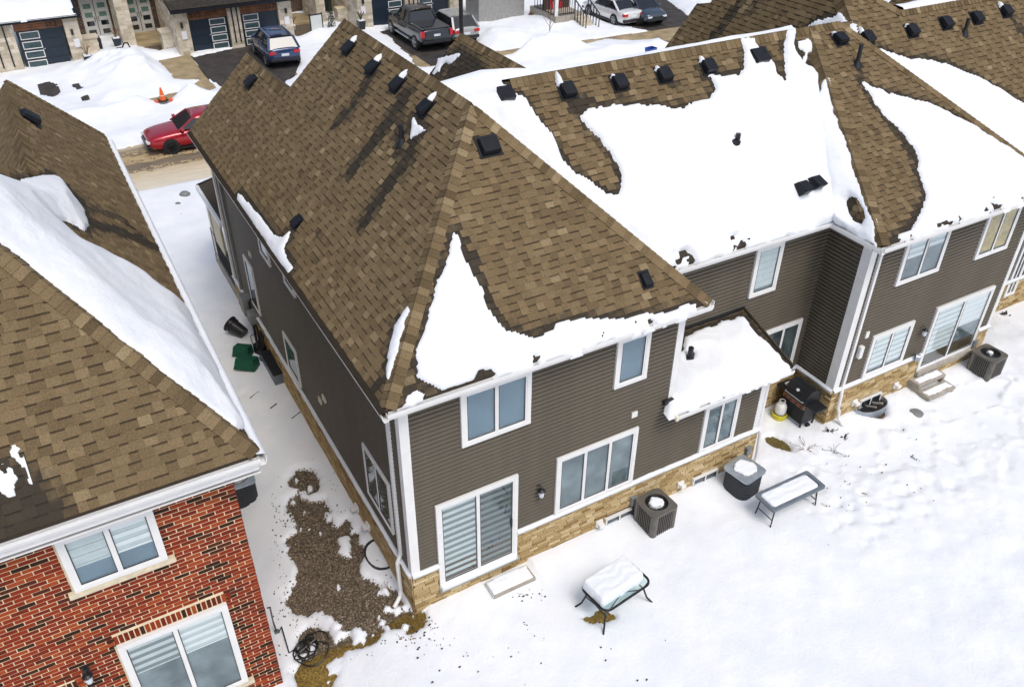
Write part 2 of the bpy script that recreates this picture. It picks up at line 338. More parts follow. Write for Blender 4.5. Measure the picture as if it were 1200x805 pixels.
def shingles(roof, pl, poly, snow=(), holes=(), wet=(), cand=None, e=.136, tabs=(.14, .16, .18, .20, .22), matn='shingle', wetband=.24, thick=.011):
    """courses of laminated shingles laid over the slope; returns the tabs one can see"""
    vs = [p[1] for p in poly]; v = min(vs); k = 0; quads = []
    while v < max(vs) - .02:
        v1 = min(v + e, max(vs)); A = scan(poly, v + .004); B = scan(poly, v1 - .004)
        if not A: v += e; k += 1; continue
        if len(B) != len(A): B = A if not B else (B + [B[-1]] * len(A))[:len(A)]
        for (a0, b0), (a1, b1) in zip(A, B):
            lo, hi = min(a0, a1), max(b0, b1); x = lo - random.random() * .3; raised = random.random() < .5
            while x < hi:
                wdt = random.choice(tabs) * random.uniform(.9, 1.1); x2 = x + wdt
                q = [min(max(x, a0), b0), min(max(x2, a0), b0), min(max(x2, a1), b1), min(max(x, a1), b1)]
                if (q[1] - q[0]) + (q[2] - q[3]) > .02: quads.append((q, v, v1, raised))
                raised = not raised if random.random() < .9 else raised
                x = x2
        v += e; k += 1
    if not quads: return
    cx = np.array([(q[0] + q[1] + q[2] + q[3]) / 4 for q, *_ in quads]); cyv = np.array([(a + b) / 2 for _, a, b, _ in quads])
    sn = np.full(len(cx), -1e9)
    for p_ in snow: sn = np.maximum(sn, sdf(cx, cyv, p_))
    for h_ in holes: sn = np.minimum(sn, -sdf(cx, cyv, h_))
    wt = np.clip((sn + wetband) / wetband, 0, 1) if snow else np.zeros(len(cx))
    for (pts, rad, st) in wet:
        if len(pts) > 2 and pts[0] == pts[-1]:
            d = sdf(cx, cyv, pts[:-1]); wt = np.maximum(wt, st * np.clip(.5 + d / rad, 0, 1)); continue
        for (a, b) in zip(pts, pts[1:]):
            ax, ay = a; ex, ey = b[0] - ax, b[1] - ay; t = np.clip(((cx - ax) * ex + (cyv - ay) * ey) / (ex * ex + ey * ey + 1e-9), 0, 1)
            d = np.hypot(cx - ax - ex * t, cyv - ay - ey * t); wt = np.maximum(wt, st * np.clip(1.6 - 1.6 * d / rad, 0, 1))
    out = []
    for i, (q, v0, v1, raised) in enumerate(quads):
        if sn[i] > .30: continue
        tone = min(1, max(0, random.gauss(.46 if raised else .36, .13)))
        if random.random() < .04: tone = random.uniform(.72, .95)
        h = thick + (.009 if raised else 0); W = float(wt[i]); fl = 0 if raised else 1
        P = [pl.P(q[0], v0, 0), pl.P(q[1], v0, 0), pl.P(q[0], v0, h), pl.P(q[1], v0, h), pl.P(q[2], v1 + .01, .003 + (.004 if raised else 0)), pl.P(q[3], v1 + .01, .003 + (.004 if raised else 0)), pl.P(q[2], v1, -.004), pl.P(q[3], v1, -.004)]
        out.append((float(np.linalg.norm(P[2] - CAM)), P, tone, W, fl, sn[i]))
    if cand is None: stuff_shingles(roof, out, matn)
    else: cand.append((roof, out, matn))
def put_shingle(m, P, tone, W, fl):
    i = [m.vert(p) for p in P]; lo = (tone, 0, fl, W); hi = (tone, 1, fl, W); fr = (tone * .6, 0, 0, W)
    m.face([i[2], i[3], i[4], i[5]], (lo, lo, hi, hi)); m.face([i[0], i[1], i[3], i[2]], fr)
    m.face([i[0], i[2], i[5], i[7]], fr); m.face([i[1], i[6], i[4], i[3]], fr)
def stuff_shingles(roof, lst, matn):
    if not lst: return
    m = MB()
    for d, P, tone, W, fl, s in lst: put_shingle(m, P, tone, W, fl)
    m.build('shingle', matn, roof, kind='stuff')
def finish_shingles(cand, limit=300):
    allq = [(q[0], ri, k) for ri, (roof, out, mn) in enumerate(cand) for k, q in enumerate(out) if q[5] < .02 and 0 < proj(q[1][2])[0] < 1200 and 0 < proj(q[1][2])[1] < 805]
    allq.sort(); near = set((ri, k) for _, ri, k in allq[:limit])
    for ri, (roof, out, mn) in enumerate(cand):
        for k, q in enumerate(out):
            if (ri, k) in near:
                m = MB(); d, P, tone, W, fl, s = q; put_shingle(m, P, tone, W, fl); m.build('shingle', mn, roof)
        stuff_shingles(roof, [q for k, q in enumerate(out) if (ri, k) not in near], mn)
def deck(roof, polys, name='roof_deck', th=.16, m='deck'):
    b = MB()
    for P in polys:
        P = [np.array(p, float) for p in P]; b.prism([p - np.array([0, 0, .006]) for p in P], (0, 0, -th))
    return b.build(name, m, roof)
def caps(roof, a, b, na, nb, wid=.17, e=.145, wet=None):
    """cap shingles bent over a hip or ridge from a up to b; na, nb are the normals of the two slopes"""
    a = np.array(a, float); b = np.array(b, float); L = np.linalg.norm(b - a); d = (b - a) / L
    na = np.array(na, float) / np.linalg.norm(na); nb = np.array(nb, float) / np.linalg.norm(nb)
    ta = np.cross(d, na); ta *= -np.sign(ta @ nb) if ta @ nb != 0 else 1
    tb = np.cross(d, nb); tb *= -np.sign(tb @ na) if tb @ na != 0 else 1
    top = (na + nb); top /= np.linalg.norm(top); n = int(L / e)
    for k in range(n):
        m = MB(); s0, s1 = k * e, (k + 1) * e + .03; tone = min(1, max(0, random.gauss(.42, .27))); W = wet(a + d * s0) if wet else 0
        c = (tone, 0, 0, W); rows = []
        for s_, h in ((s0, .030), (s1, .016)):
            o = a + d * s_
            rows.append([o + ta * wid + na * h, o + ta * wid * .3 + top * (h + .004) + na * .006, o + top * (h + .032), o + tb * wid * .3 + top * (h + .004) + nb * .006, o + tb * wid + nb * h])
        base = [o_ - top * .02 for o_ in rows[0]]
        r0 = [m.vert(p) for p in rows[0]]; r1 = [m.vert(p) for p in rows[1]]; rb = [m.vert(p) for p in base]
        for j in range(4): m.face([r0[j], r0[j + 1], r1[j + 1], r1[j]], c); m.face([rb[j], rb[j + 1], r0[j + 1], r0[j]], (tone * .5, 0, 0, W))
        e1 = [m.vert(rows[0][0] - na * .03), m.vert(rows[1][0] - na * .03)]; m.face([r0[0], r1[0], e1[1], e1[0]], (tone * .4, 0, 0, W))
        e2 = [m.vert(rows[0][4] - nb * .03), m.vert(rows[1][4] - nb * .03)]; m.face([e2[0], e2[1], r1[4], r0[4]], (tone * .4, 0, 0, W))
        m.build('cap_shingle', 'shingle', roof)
def roofsnow(pl, polys, holes=(), T=.16, res=.045, nz=.07, name='roof_snow', label=None, edge=.16, k=0, run=1.0, cat='snow', tn=1.0, full=False, eave=0, fill=None):
    """a blanket of snow lying on a slope: thickness from the distance to its ragged edge"""
    allp = [p for q in polys for p in q]; u0 = min(p[0] for p in allp) - .1; u1 = max(p[0] for p in allp) + .1; v0 = min(p[1] for p in allp) - .1; v1 = max(p[1] for p in allp) + .1
    U, V = np.meshgrid(np.arange(u0, u1, res), np.arange(v0, v1, res), indexing='ij')
    D = np.full(U.shape, -1e9)
    for q in polys: D = np.maximum(D, sdf(U, V, q))
    for h in holes: D = np.minimum(D, -sdf(U, V, h))
    D = D + nz * fnoise(U, V, .5, 4, k) + nz * .5 * fnoise(U, V * .5, .16, 2, k + 2)
    if eave: D = np.where(V < .30, np.minimum(D, .18 + .55 * fnoise(U, V * .3, .5, 3, k + 1) + .25 * fnoise(U, V, .13, 2, k + 5) + V * eave), D)
    t = np.clip(D / edge, 0, 1); prof = np.sqrt(np.clip(1 - (1 - t) ** 2, 0, 1))
    H = T * prof * (1 + .25 * tn * fnoise(U, V, 1.3, 3, k + 1)) * (1 if full else .30 + .70 * sstep(D / .8)) + .010 * tn * fnoise(U, V, .22, 3, k + 4) * t
    # old snow creeps down in small ripples across the slope
    H = H + .004 * np.sin(V * 30 + 14 * fnoise(U, V, .9, 3, k)) * t * sstep(fnoise(U, V, 1.5, 2, k + 2) * 2 + .3)
    if fill:
        (ax, ay), (bx, by), fw_, fh = fill; ex, ey = bx - ax, by - ay; tt = np.clip(((U - ax) * ex + (V - ay) * ey) / (ex * ex + ey * ey), 0, 1); H = H + fh * np.exp(-(np.hypot(U - ax - ex * tt, V - ay - ey * tt) / fw_) ** 2) * t
    keep = D > 0; H = np.where(keep, H + .022, -.03)
    X = pl.O[0] + pl.u[0] * U + pl.v[0] * V + pl.n[0] * H; Y = pl.O[1] + pl.u[1] * U + pl.v[1] * V + pl.n[1] * H; Z = pl.O[2] + pl.u[2] * U + pl.v[2] * V + pl.n[2] * H
    return gridmesh(name, X, Y, Z, keep, 'snow', kind='stuff', label=label, cat=cat)
def fascia(house, a, b, out, name='gutter', drop=.13, proud=.11):
    """eaves trough along an eave from a to b; out = horizontal direction away from the wall"""
    a = np.array(a, float); b = np.array(b, float); out = np.array(out, float); m = MB()
    prof = [(0, -.02), (0, -drop), (proud * .75, -drop), (proud, -drop * .45), (proud, 0), (proud - .014, 0), (proud - .014, -drop * .4), (proud * .7, -drop + .02), (.014, -drop + .02), (.014, -.02)]
    for P in (a, b): pass
    n = len(prof); ia = [m.vert(a + out * p + np.array([0, 0, z])) for p, z in prof]; ib = [m.vert(b + out * p + np.array([0, 0, z])) for p, z in prof]
    for i in range(n): m.face([ia[i], ia[(i + 1) % n], ib[(i + 1) % n], ib[i]])
    m.face(ia[::-1]); m.face(ib)
    return m.build(name, 'white', house)
def soffit(house, a, b, inn, w=.34, z=-.12):
    a = np.array(a, float); b = np.array(b, float); inn = np.array(inn, float); m = MB()
    P = [a, b, b + inn * w, a + inn * w]; m.prism([p + np.array([0, 0, z]) for p in P], (0, 0, -.02)); return m.build('soffit', 'white', house)
def roofvent(parent, pl, px, py, size=(.38, .38, .17), snow=True, tilt=0):
    """box vent: flange, sloped hood open on its downhill side"""
    a, b = pl.px((px, py))[0]; W, D, H = size; f = lambda u, v, h: pl.P(a + u, b + v, h)
    m = MB(); m.hexa([f(-W * .62, -D * .62, .015), f(W * .62, -D * .62, .015), f(W * .62, D * .62, .015), f(-W * .62, D * .62, .015), f(-W * .62, -D * .62, .028), f(W * .62, -D * .62, .028), f(W * .62, D * .62, .028), f(-W * .62, D * .62, .028)])
    o = m.build('roof_vent', 'vent', parent)
    m = MB(); m.hexa([f(-W / 2, -D / 2, .06), f(W / 2, -D / 2, .06), f(W / 2, D / 2, .03), f(-W / 2, D / 2, .03), f(-W / 2 + .02, -D / 2 + .03, H), f(W / 2 - .02, -D / 2 + .03, H), f(W / 2 - .02, D / 2 - .03, H * .72), f(-W / 2 + .02, D / 2 - .03, H * .72)])
    m.build('hood', 'vent', o, bevel=.012)
    m = MB(); m.hexa([f(-W / 2 + .03, -D / 2 + .002, .065), f(W / 2 - .03, -D / 2 + .002, .065), f(W / 2 - .03, -D / 2 + .02, .065), f(-W / 2 + .03, -D / 2 + .02, .065), f(-W / 2 + .04, -D / 2 + .022, H - .03), f(W / 2 - .04, -D / 2 + .022, H - .03), f(W / 2 - .04, -D / 2 + .04, H - .03), f(-W / 2 + .04, -D / 2 + .04, H - .03)])
    m.build('screen', 'black', o)
    return o, (a, b)
def ventsnow(pl, a, b, lu, lv, label, seed=0):
    pts = [(a - lu * .8, b + .14), (a - lu * .3, b + .14 + lv * .7), (a + lu * .2, b + .2 + lv), (a + lu * .8, b + .16 + lv * .5), (a + lu * .9, b + .12), (a, b + .08)]
    roofsnow(pl, [[(a + (p - a) * .8, q) for p, q in pts]], T=.09, res=.02, nz=.02, edge=.1, label=label, full=True, k=seed)
def pipe(parent, pl, px, py, h=.42, r=.05):
    a, b = pl.px((px, py))[0]; P = pl.P(a, b, 0); m = MB(); m.tube([P - np.array([0, 0, .1]), P + np.array([0, 0, h])], r, 14); o = m.build('vent_pipe', 'black', parent)
    m = MB(); m.tube([P + np.array([0, 0, -.05]), P + np.array([0, 0, .11])], [r * 2.6, r * 1.15], 14); m.build('collar', 'black', o); return o
# ------------------------------------------------------------------ walls and windows
class Wall:
    """upright wall: local x along it, z up, y out of it"""
    def __init__(s, o, xdir, out): s.o = np.array(o, float); s.x = np.array(xdir, float); s.n = np.array(out, float)
    def P(s, a, z, h=0): return s.o + s.x * a + s.n * h + np.array([0, 0, z])
    def box(s, m, a0, a1, z0, z1, h0, h1, c=None):
        P = [s.P(a0, z0, h0), s.P(a1, z0, h0), s.P(a1, z0, h1), s.P(a0, z0, h1), s.P(a0, z1, h0), s.P(a1, z1, h0), s.P(a1, z1, h1), s.P(a0, z1, h1)]
        fl = np.cross(s.x, s.n)[2] < 0; m.hexa(P if not fl else P[3::-1] + P[7:3:-1], c)
def siding(wallpart, W, a0, a1, z0, z1, e=.1):
    n = int(math.floor((z1 - z0) / e + .5)); base = None
    for k in range(n):
        m = MB(); P = []
        for a in (a0, a1): P += [W.P(a, z0, 0), W.P(a, z0, .036), W.P(a, z0 + e * .55, .034), W.P(a, z0 + e * .7, .004), W.P(a, z0 + e, .003)]
        if base is None:
            i = [m.vert(p) for p in P]
            for j in range(5): m.face([i[j], i[(j + 1) % 5], i[5 + (j + 1) % 5], i[5 + j]])
            m.face(i[4::-1]); m.face(i[5:]); base = m.mesh('siding_board', 'siding')
            mm = MB()
        o = bpy.data.objects.new('siding_board', base); o.location = (0, 0, k * e); link(o, wallpart)
        if z0 + (k + 1) * e > z1: o.scale = (1, 1, 1)
def slab(house, W, a0, a1, z0, z1, th=.2, name='wall', m='siding', h=0.0):
    b = MB(); W.box(b, a0, a1, z0, z1, h - th, h); return b.build(name, m, house)
def bricks(wallpart, W, a0, a1, z0, z1, matn, bl=.205, bh=.065, j=.010, out=.012, holes=(), near=0, tone=lambda: random.random(), nearpt=None, depth=.03, rand=.0):
    """running-bond masonry: each brick its own little block proud of the mortar"""
    L = []; k = 0; z = z0
    while z < z1 - .02:
        h = bh
        x = a0 - (bl / 2 if k % 2 else 0)
        while x < a1 - .01:
            l = bl * (1 if not rand else random.uniform(1 - rand, 1 + rand)); x0, x1 = max(x, a0), min(x + l, a1); segs = [(x0, x1)]
            for (h0, h1, v0, v1) in holes:
                if z + h > v0 and z < v1:
                    ns = []
                    for s0, s1 in segs:
                        if s1 <= h0 or s0 >= h1: ns.append((s0, s1)); continue
                        if s0 < h0: ns.append((s0, h0))
                        if s1 > h1: ns.append((h1, s1))
                    segs = ns
            for s0, s1 in segs:
                if s1 - s0 > .02: L.append((s0, s1, z, min(z + h, z1)))
            x += l + j
        z += h + j; k += 1
    P0 = [float(np.linalg.norm(W.P((a + b) / 2, (c + d) / 2) - CAM)) if 0 < proj(W.P((a + b) / 2, (c + d) / 2))[0] < 1200 and 0 < proj(W.P((a + b) / 2, (c + d) / 2))[1] < 805 else 1e6 for a, b, c, d in L]
    order = sorted(range(len(L)), key=lambda i: P0[i]); ind = set(i for i in order[:near] if P0[i] < 1e5)
    m = MB(); bank = {}
    for i, (a, b, c, d) in enumerate(L):
        t = tone(); o_ = out + random.uniform(-.003, .004)
        if i in ind:
            full = abs(b - a - bl) < .002 and not rand and abs(d - c - bh) < .002
            if full:
                key = int(t * 10); 
                if key not in bank: q = MB(); W2 = Wall((0, 0, 0), W.x, W.n); W2.box(q, 0, bl, 0, bh, -.02, out, (key / 10 + .05, 0, 0, 0)); bank[key] = q.mesh('brick', matn)
                o = bpy.data.objects.new('brick', bank[key]); o.location = tuple(W.P(a, c, random.uniform(-.003, .003))); link(o, wallpart)
                continue
            q = MB(); W.box(q, a, b, c, d, -.02, o_, (t, 0, 0, 0)); q.build('brick', matn, wallpart)
        else: W.box(m, a, b, c, d, -.02, o_, (t, 0, 0, 0))
    if m.f: m.build('brick', matn, wallpart, kind='stuff')
def window(house, W0, a0, a1, z0, z1, cols=(1, 1), back='roomb', blinds=(), frame='white', casing=.085, name='window', proud=.055, transom=None, blindto=0, zebra=.0, extras=None, handle=False, f=.045):
    """casing, sash frame, mullions, panes; blinds hang behind the panes"""
    W = Wall(W0.o + W0.n * .034, W0.x, W0.n); proud = max(.03, proud - .026) + .012; q = MB(); c = casing
    W.box(q, a0, a1, z1 - c, z1, -.03, proud); W.box(q, a0, a1, z0, z0 + c, -.03, proud + .004)
    W.box(q, a0, a0 + c, z0 + c, z1 - c, -.03, proud); W.box(q, a1 - c, a1, z0 + c, z1 - c, -.03, proud)
    o = q.build(name, frame, house)
    A0, A1, Z0, Z1 = a0 + c, a1 - c, z0 + c, z1 - c; s = sum(cols); x = A0
    bk = MB(); W.box(bk, A0, A1, Z0, Z1, -.02, .003); bk.build('interior', back, o)
    for i, wd in enumerate(cols):
        x1 = x + (A1 - A0) * wd / s
        q = MB(); W.box(q, x, x1, Z1 - f, Z1, .012, proud - .008); W.box(q, x, x1, Z0, Z0 + f, .012, proud - .006); W.box(q, x, x + f, Z0 + f, Z1 - f, .012, proud - .008); W.box(q, x1 - f, x1, Z0 + f, Z1 - f, .012, proud - .008)
        q.build('sash', 'white', o)
        q = MB(); W.box(q, x + f - .006, x + f + .004, Z0 + f, Z1 - f, proud - .02, proud - .0055); W.box(q, x1 - f - .004, x1 - f + .006, Z0 + f, Z1 - f, proud - .02, proud - .0055); W.box(q, x + f, x1 - f, Z0 + f - .006, Z0 + f + .006, proud - .02, proud - .0055); q.build('gasket', 'black', o)
        q = MB(); W.box(q, x + f, x1 - f, Z0 + f, Z1 - f, proud - .022, proud - .018); q.build('pane', 'glass', o)
        bl = blinds[i] if i < len(blinds) else None
        if bl:
            kind, frac, dk = bl; zb = Z1 - f - (Z1 - Z0 - 2 * f) * frac; n = 0; z = Z1 - f; bh = .085
            while z > zb + .01:
                zz = max(zb, z - bh); q = MB(); W.box(q, x + f + .01, x1 - f - .01, zz + (.006 if n % 2 else 0), z - (.006 if n % 2 else 0), .006 + (.0 if n % 2 else .005), .010 + (.0 if n % 2 else .005))
                q.build('blind_slat', (kind if n % 2 == 0 else dk), o); z = zz; n += 1
        x = x1
    if len(cols) > 1:
        x = A0
        for wd in cols[:-1]:
            x += (A1 - A0) * wd / s; q = MB(); W.box(q, x - .02, x + .02, Z0, Z1, .012, proud - .003); q.build('mullion', 'white', o)
    return o
def sconce(house, W, a, z):
    m = MB(); W.box(m, a - .05, a + .05, z - .02, z + .14, 0, .03); o = m.build('wall_lamp', 'black', house)
    m = MB(); m.tube([W.P(a, z + .10, .03), W.P(a, z + .14, .10), W.P(a, z + .08, .15)], .012, 6); m.build('arm', 'black', o)
    m = MB(); m.tube([W.P(a, z + .08, .15), W.P(a, z + .04, .15)], [.03, .085], 12); m.tube([W.P(a, z - .12, .15), W.P(a, z - .14, .15)], [.06, .05], 12); m.build('lamp_shade', 'black', o)
    m = MB(); m.tube([W.P(a, z + .04, .15), W.P(a, z - .12, .15)], [.065, .05], 12); m.build('glass_shade', 'lens', o)
    return o
def downspout(house, W, a, z0, z1, h=.06, kick=True, w=.075, pts=None):
    m = MB(); W.box(m, a - w / 2, a + w / 2, z0, z1, .021, .021 + h); o = m.build('downspout', 'white', house)
    return o
# ================================================================== GROUND
GR = lambda *q: [tuple(atg(a, b)[:2]) for a, b in q]
XY = lambda *q: [tuple(at(a, b, z=0)[:2]) for a, b in q]
gx, gy = np.meshgrid(np.concatenate([np.arange(-60, -6, 3.0), np.arange(-6, 24, .5), np.arange(24, 90, 3.0)]), np.concatenate([np.arange(-40, -10, 3.0), np.arange(-10, 20, .5), np.arange(20, 46, 1.0), np.arange(46, 140, 4.0)]), indexing='ij')
gridmesh('ground', gx, gy, G(gx, gy) - .015, np.ones(gx.shape, bool), 'soil', kind='structure', label='bare soil under the snow round the houses')
m = MB(); m.box(-60, 90, 23.2, 28.4, -.2, .010); m.build('road', 'road', kind='structure', label='slushy residential street behind the red brick house')
def sheet(name, poly, z, mt, label):
    m = MB(); m.prism([(x, y, z - .05) for x, y in poly], (0, 0, .05)); return m.build(name, mt, kind='structure', label=label)
sheet('pavement', [(-60, 30.2), (90, 30.2), (90, 31.9), (40, 31.9), (10, 35.2), (-60, 35.2), (-60, 33.7), (8, 33.7)], .02, 'concrete_wet', 'wet concrete sidewalk along the far side of the street')
DRV = [XY((222, 67), (296, 50), (352, 70), (345, 92), (330, 104), (262, 104), (248, 96)), XY((445, 38), (505, 78), (575, 66), (560, 45), (530, 18)), XY((741, 33), (763, 37), (822, 28), (800, 0), (760, -20), (700, 0), (720, 22)), XY((0, 84), (82, 72), (130, 100), (120, 130), (60, 140), (20, 110))]
sheet('driveway', DRV[0], .028, 'asphalt', 'dark wet driveway behind the blue suv')
sheet('driveway', DRV[1], .028, 'asphalt', 'dark driveway under the black pickup and silver car')
sheet('driveway', DRV[2], .028, 'asphalt', 'grey driveway under the white sedan and slate hatchback')
sheet('driveway', DRV[3], .028, 'asphalt', 'snow covered driveway of the garage numbered 113')
PATHP = XY((186, 72), (222, 65), (229, 74), (240, 90), (253, 104), (243, 108), (225, 101), (236, 94), (205, 94), (198, 84))
sheet('front_path', PATHP, .036, 'concrete_wet', 'wet concrete walk stepping down to the street between two snow banks')
# bare places melted through the snow (outlines on the ground)
GRAV = [GR((346, 600), (376, 600), (384, 611), (397, 615), (407, 610), (411, 624), (421, 624), (422, 638), (430, 651), (422, 661), (425, 674), (437, 684), (453, 692), (469, 693), (473, 710), (460, 713), (452, 708), (447, 715), (465, 722), (480, 716), (497, 718), (494, 735), (485, 743), (478, 738), (470, 735), (452, 741), (440, 750), (425, 760), (405, 763), (400, 775), (397, 790), (385, 812), (342, 812), (345, 790), (352, 780), (350, 775), (365, 765), (380, 757), (388, 745), (395, 740), (400, 735), (388, 722), (378, 715), (360, 722), (345, 715), (338, 700), (345, 690), (350, 680), (345, 660), (338, 645), (333, 634), (345, 628), (350, 620), (345, 608)),
        GR((338, 562), (350, 551), (365, 552), (375, 563), (376, 577), (365, 581), (355, 576), (345, 573)), GR((332, 590), (345, 581), (358, 585), (380, 588), (384, 602), (350, 606), (338, 600)), GR((351, 752), (362, 735), (385, 738), (392, 752), (385, 765), (362, 770), (352, 765))]
GRAVH = [GR((396, 632), (406, 629), (412, 640), (408, 652), (402, 652), (397, 642)), GR((372, 716), (383, 722), (398, 735), (406, 742), (403, 748), (393, 748), (388, 738), (376, 728))]
OCHRE = GR((352, 778), (380, 764), (400, 757), (425, 752), (440, 745), (470, 722), (500, 715), (500, 745), (430, 765), (400, 812), (338, 812), (342, 792))
m = MB(); P = OCHRE; m.prism([(x, y, float(G(x, y)) - .06) for x, y in P], (0, 0, .07)); m.build('grass', 'grass_yellow', kind='stuff', label='yellow dead grass showing beside the gravel near the red brick wall', cat='grass')
BARE_NEAR = GRAV + [GR((686, 725), (697, 715), (716, 716), (722, 726), (705, 732), (692, 731)), GR((898, 516), (905, 513), (918, 517), (927, 524), (925, 530), (914, 530), (902, 524))]
m = MB(); P = GR((894, 513), (905, 509), (920, 514), (930, 524), (926, 534), (912, 533), (898, 526)); m.prism([(x, y, -.03) for x, y in P], (0, 0, .05)); m.build('grass', 'grass_olive', kind='stuff', label='oval of olive grass showing in the snow in front of the barbecue', cat='grass')
m = MB(); P = GR((680, 735), (690, 712), (720, 712), (726, 730), (705, 738)); m.prism([(x, y, -.04) for x, y in P], (0, 0, .05)); m.build('grass', 'grass_yellow', kind='stuff', label='small bare patch of brown turf under the glass patio table', cat='grass')
BARE_NEAR.append([(13.31 + .46 * math.cos(a), -.02 - .36 * abs(math.sin(a)) if a > math.pi else .02) for a in np.linspace(math.pi, 2 * math.pi, 12)])
X, Y = np.meshgrid(np.arange(-4.4, 20.5, .055), np.arange(-8.6, 15.2, .055), indexing='ij')
D = np.full(X.shape, 9.0)
for p in BARE_NEAR: D = np.minimum(D, -sdf(X, Y, p))
for p in GRAVH: D = np.maximum(D, sdf(X, Y, p) * .8)
D = D + .10 * fnoise(X, Y, .35, 4, 0) + .07 * fnoise(X, Y, .12, 2, 3)
_o = sdf(X, Y, OCHRE); D = np.where(_o > -.3, np.maximum(D, (fnoise(X, Y, .30, 4, 6) - .22) * .6), D); _g = np.maximum.reduce([sdf(X, Y, g) for g in GRAV]); D = np.where(_g > -.1, np.maximum(D, (fnoise(X, Y, .22, 3, 5) - .62 + .35 * np.clip(.35 - _g, 0, 1)) * .6), D)
dep = .11 + .05 * fnoise(X, Y, 1.8, 4, 1) + .022 * fnoise(X, Y, .5, 4, 2) * (1 + sstep((X - 8) / 3)) + .10 * sstep((-2.5 - Y) / 3) * fnoise(X, Y, 3.5, 2, 5)
dep += .10 * np.exp(-((Y + .1) / .5) ** 2) * ((X > 2.6) & (X < 9)) + .05 * np.exp(-((Y + .05) / .3) ** 2) * (X > 11.7)
# trodden paths and a shallow shovelled hollow below the steps of the further house
for (x0, y0, x1, y1, r) in [(15.4, -.9, 15.9, -2.2, .45), (15.9, -2.2, 12.0, -1.6, .35), (12.0, -1.6, 10.6, -.9, .35), (16.4, -.8, 17.4, -1.9, .5)]:
    ex, ey = x1 - x0, y1 - y0; t = np.clip(((X - x0) * ex + (Y - y0) * ey) / (ex * ex + ey * ey), 0, 1); d = np.hypot(X - x0 - ex * t, Y - y0 - ey * t)
    dep -= .085 * np.exp(-(d / r) ** 2) * (1 + 1.4 * fnoise(X, Y, .3, 3, 4))
for _ in range(150):
    a = random.uniform(9.0, 19); b = random.uniform(-3.4, -.6) - (.4 if a > 15 else 0); r_ = random.uniform(.07, .15); dep -= random.uniform(.03, .08) * np.exp(-(((X - a) ** 2 + (Y - b) ** 2) / r_ ** 2))
for _ in range(26):
    a = random.uniform(-1.9, -.4); b = random.uniform(7, 15); r_ = random.uniform(.1, .18); dep -= random.uniform(.01, .03) * np.exp(-(((X - a) ** 2 + (Y - b) ** 2) / r_ ** 2))
_h = sdf(X, Y, GR((1098, 480), (1109, 497), (1166, 476), (1180, 452), (1150, 452), (1118, 462))); dep = dep - .075 * sstep((_h + .05) / .14) + .035 * np.exp(-((_h + .10) / .09) ** 2)
_tr = np.clip((X - 8.5) / 2, 0, 1) * np.clip((-.4 - Y) / .5, 0, 1) * np.clip((Y + 4.2) / 1.0, 0, 1); dep = dep + _tr * (.024 * (1 - 2 * np.abs(fnoise(X, Y, .7, 4, 3))) - .01 + .018 * fnoise(X, Y, .18, 3, 6))
dep = np.maximum(dep, .035)
Z = G(X, Y) + np.where(D > 0, dep * np.sqrt(np.clip(1 - (1 - np.clip(D / .22, 0, 1)) ** 2, 0, 1)) + .012, -.05)
gridmesh('snow_cover', X, Y, Z, D > 0, 'snow', kind='structure', label='snow covering the back yards and the gap between the houses')
# the front: snow between street and garages
BARE_FAR = [XY((227, 68), (270, 59), (296, 52), (352, 72), (345, 90), (328, 100), (300, 112), (262, 103), (250, 96), (238, 88)), PATHP, XY((136, 126), (141, 119), (157, 117), (150, 122), (140, 126)), XY((171, 117), (209, 109), (200, 118), (193, 125), (184, 120)),
            XY((445, 38), (455, 42), (475, 62), (490, 76), (520, 80), (533, 66), (565, 62), (555, 44), (530, 20), (480, 28)), XY((482, 71), (515, 69), (507, 81), (488, 78)),
            XY((582, 61), (590, 60), (630, 54), (622, 61), (608, 63), (599, 68), (590, 66)), XY((656, 51), (680, 48), (711, 45), (728, 42), (749, 39), (798, 31), (783, 52), (772, 45), (763, 47), (738, 48), (709, 46), (680, 54), (664, 56)),
            XY((741, 33), (763, 37), (798, 32), (815, 28), (800, 15), (780, 0), (765, -20), (745, -20), (735, 10)), XY((682, 14), (712, 27), (740, 32), (742, 28), (716, 16), (692, 8)),
            XY((46, 100), (56, 97), (66, 100), (70, 110), (64, 114), (50, 112)), XY((84, 100), (92, 99), (98, 104), (90, 107)), XY((96, 113), (104, 112), (104, 118), (98, 119)), XY((568, 12), (585, 6), (590, 16), (575, 20)), XY((565, 22), (578, 22), (576, 26), (564, 25)), XY((158, 45), (192, 44), (197, 54), (188, 60), (170, 57)), XY((348, 22), (368, 24), (372, 36), (350, 44), (340, 40)), XY((418, 14), (410, 22), (418, 30), (425, 24))]
X, Y = np.meshgrid(np.arange(-14, 50, .14), np.arange(15.0, 60, .14), indexing='ij')
D = np.full(X.shape, 9.0)
for p in BARE_FAR: D = np.minimum(D, -sdf(X, Y, p))
road = np.minimum(Y - 23.5, 28.3 - Y); lane = np.where(X < 14, 1.0, 0.0)
D = np.where(X < 12, np.minimum(D, -road), D)
D = D + .09 * fnoise(X, Y, .8, 4, 0) + .05 * fnoise(X, Y, .3, 2, 3)
dep = .13 + .08 * fnoise(X, Y, 2.2, 4, 1) + .05 * fnoise(X, Y, .6, 4, 2)
def pile(px, py, h, rx, ry):
    global dep
    P = at(px, py, z=0); dx, dy = (X - P[0]) / rx, (Y - P[1]) / ry; dep = dep + h * np.exp(-(dx ** 2 + dy ** 2)) * (1 + .45 * fnoise(X, Y, .9, 4, 6))
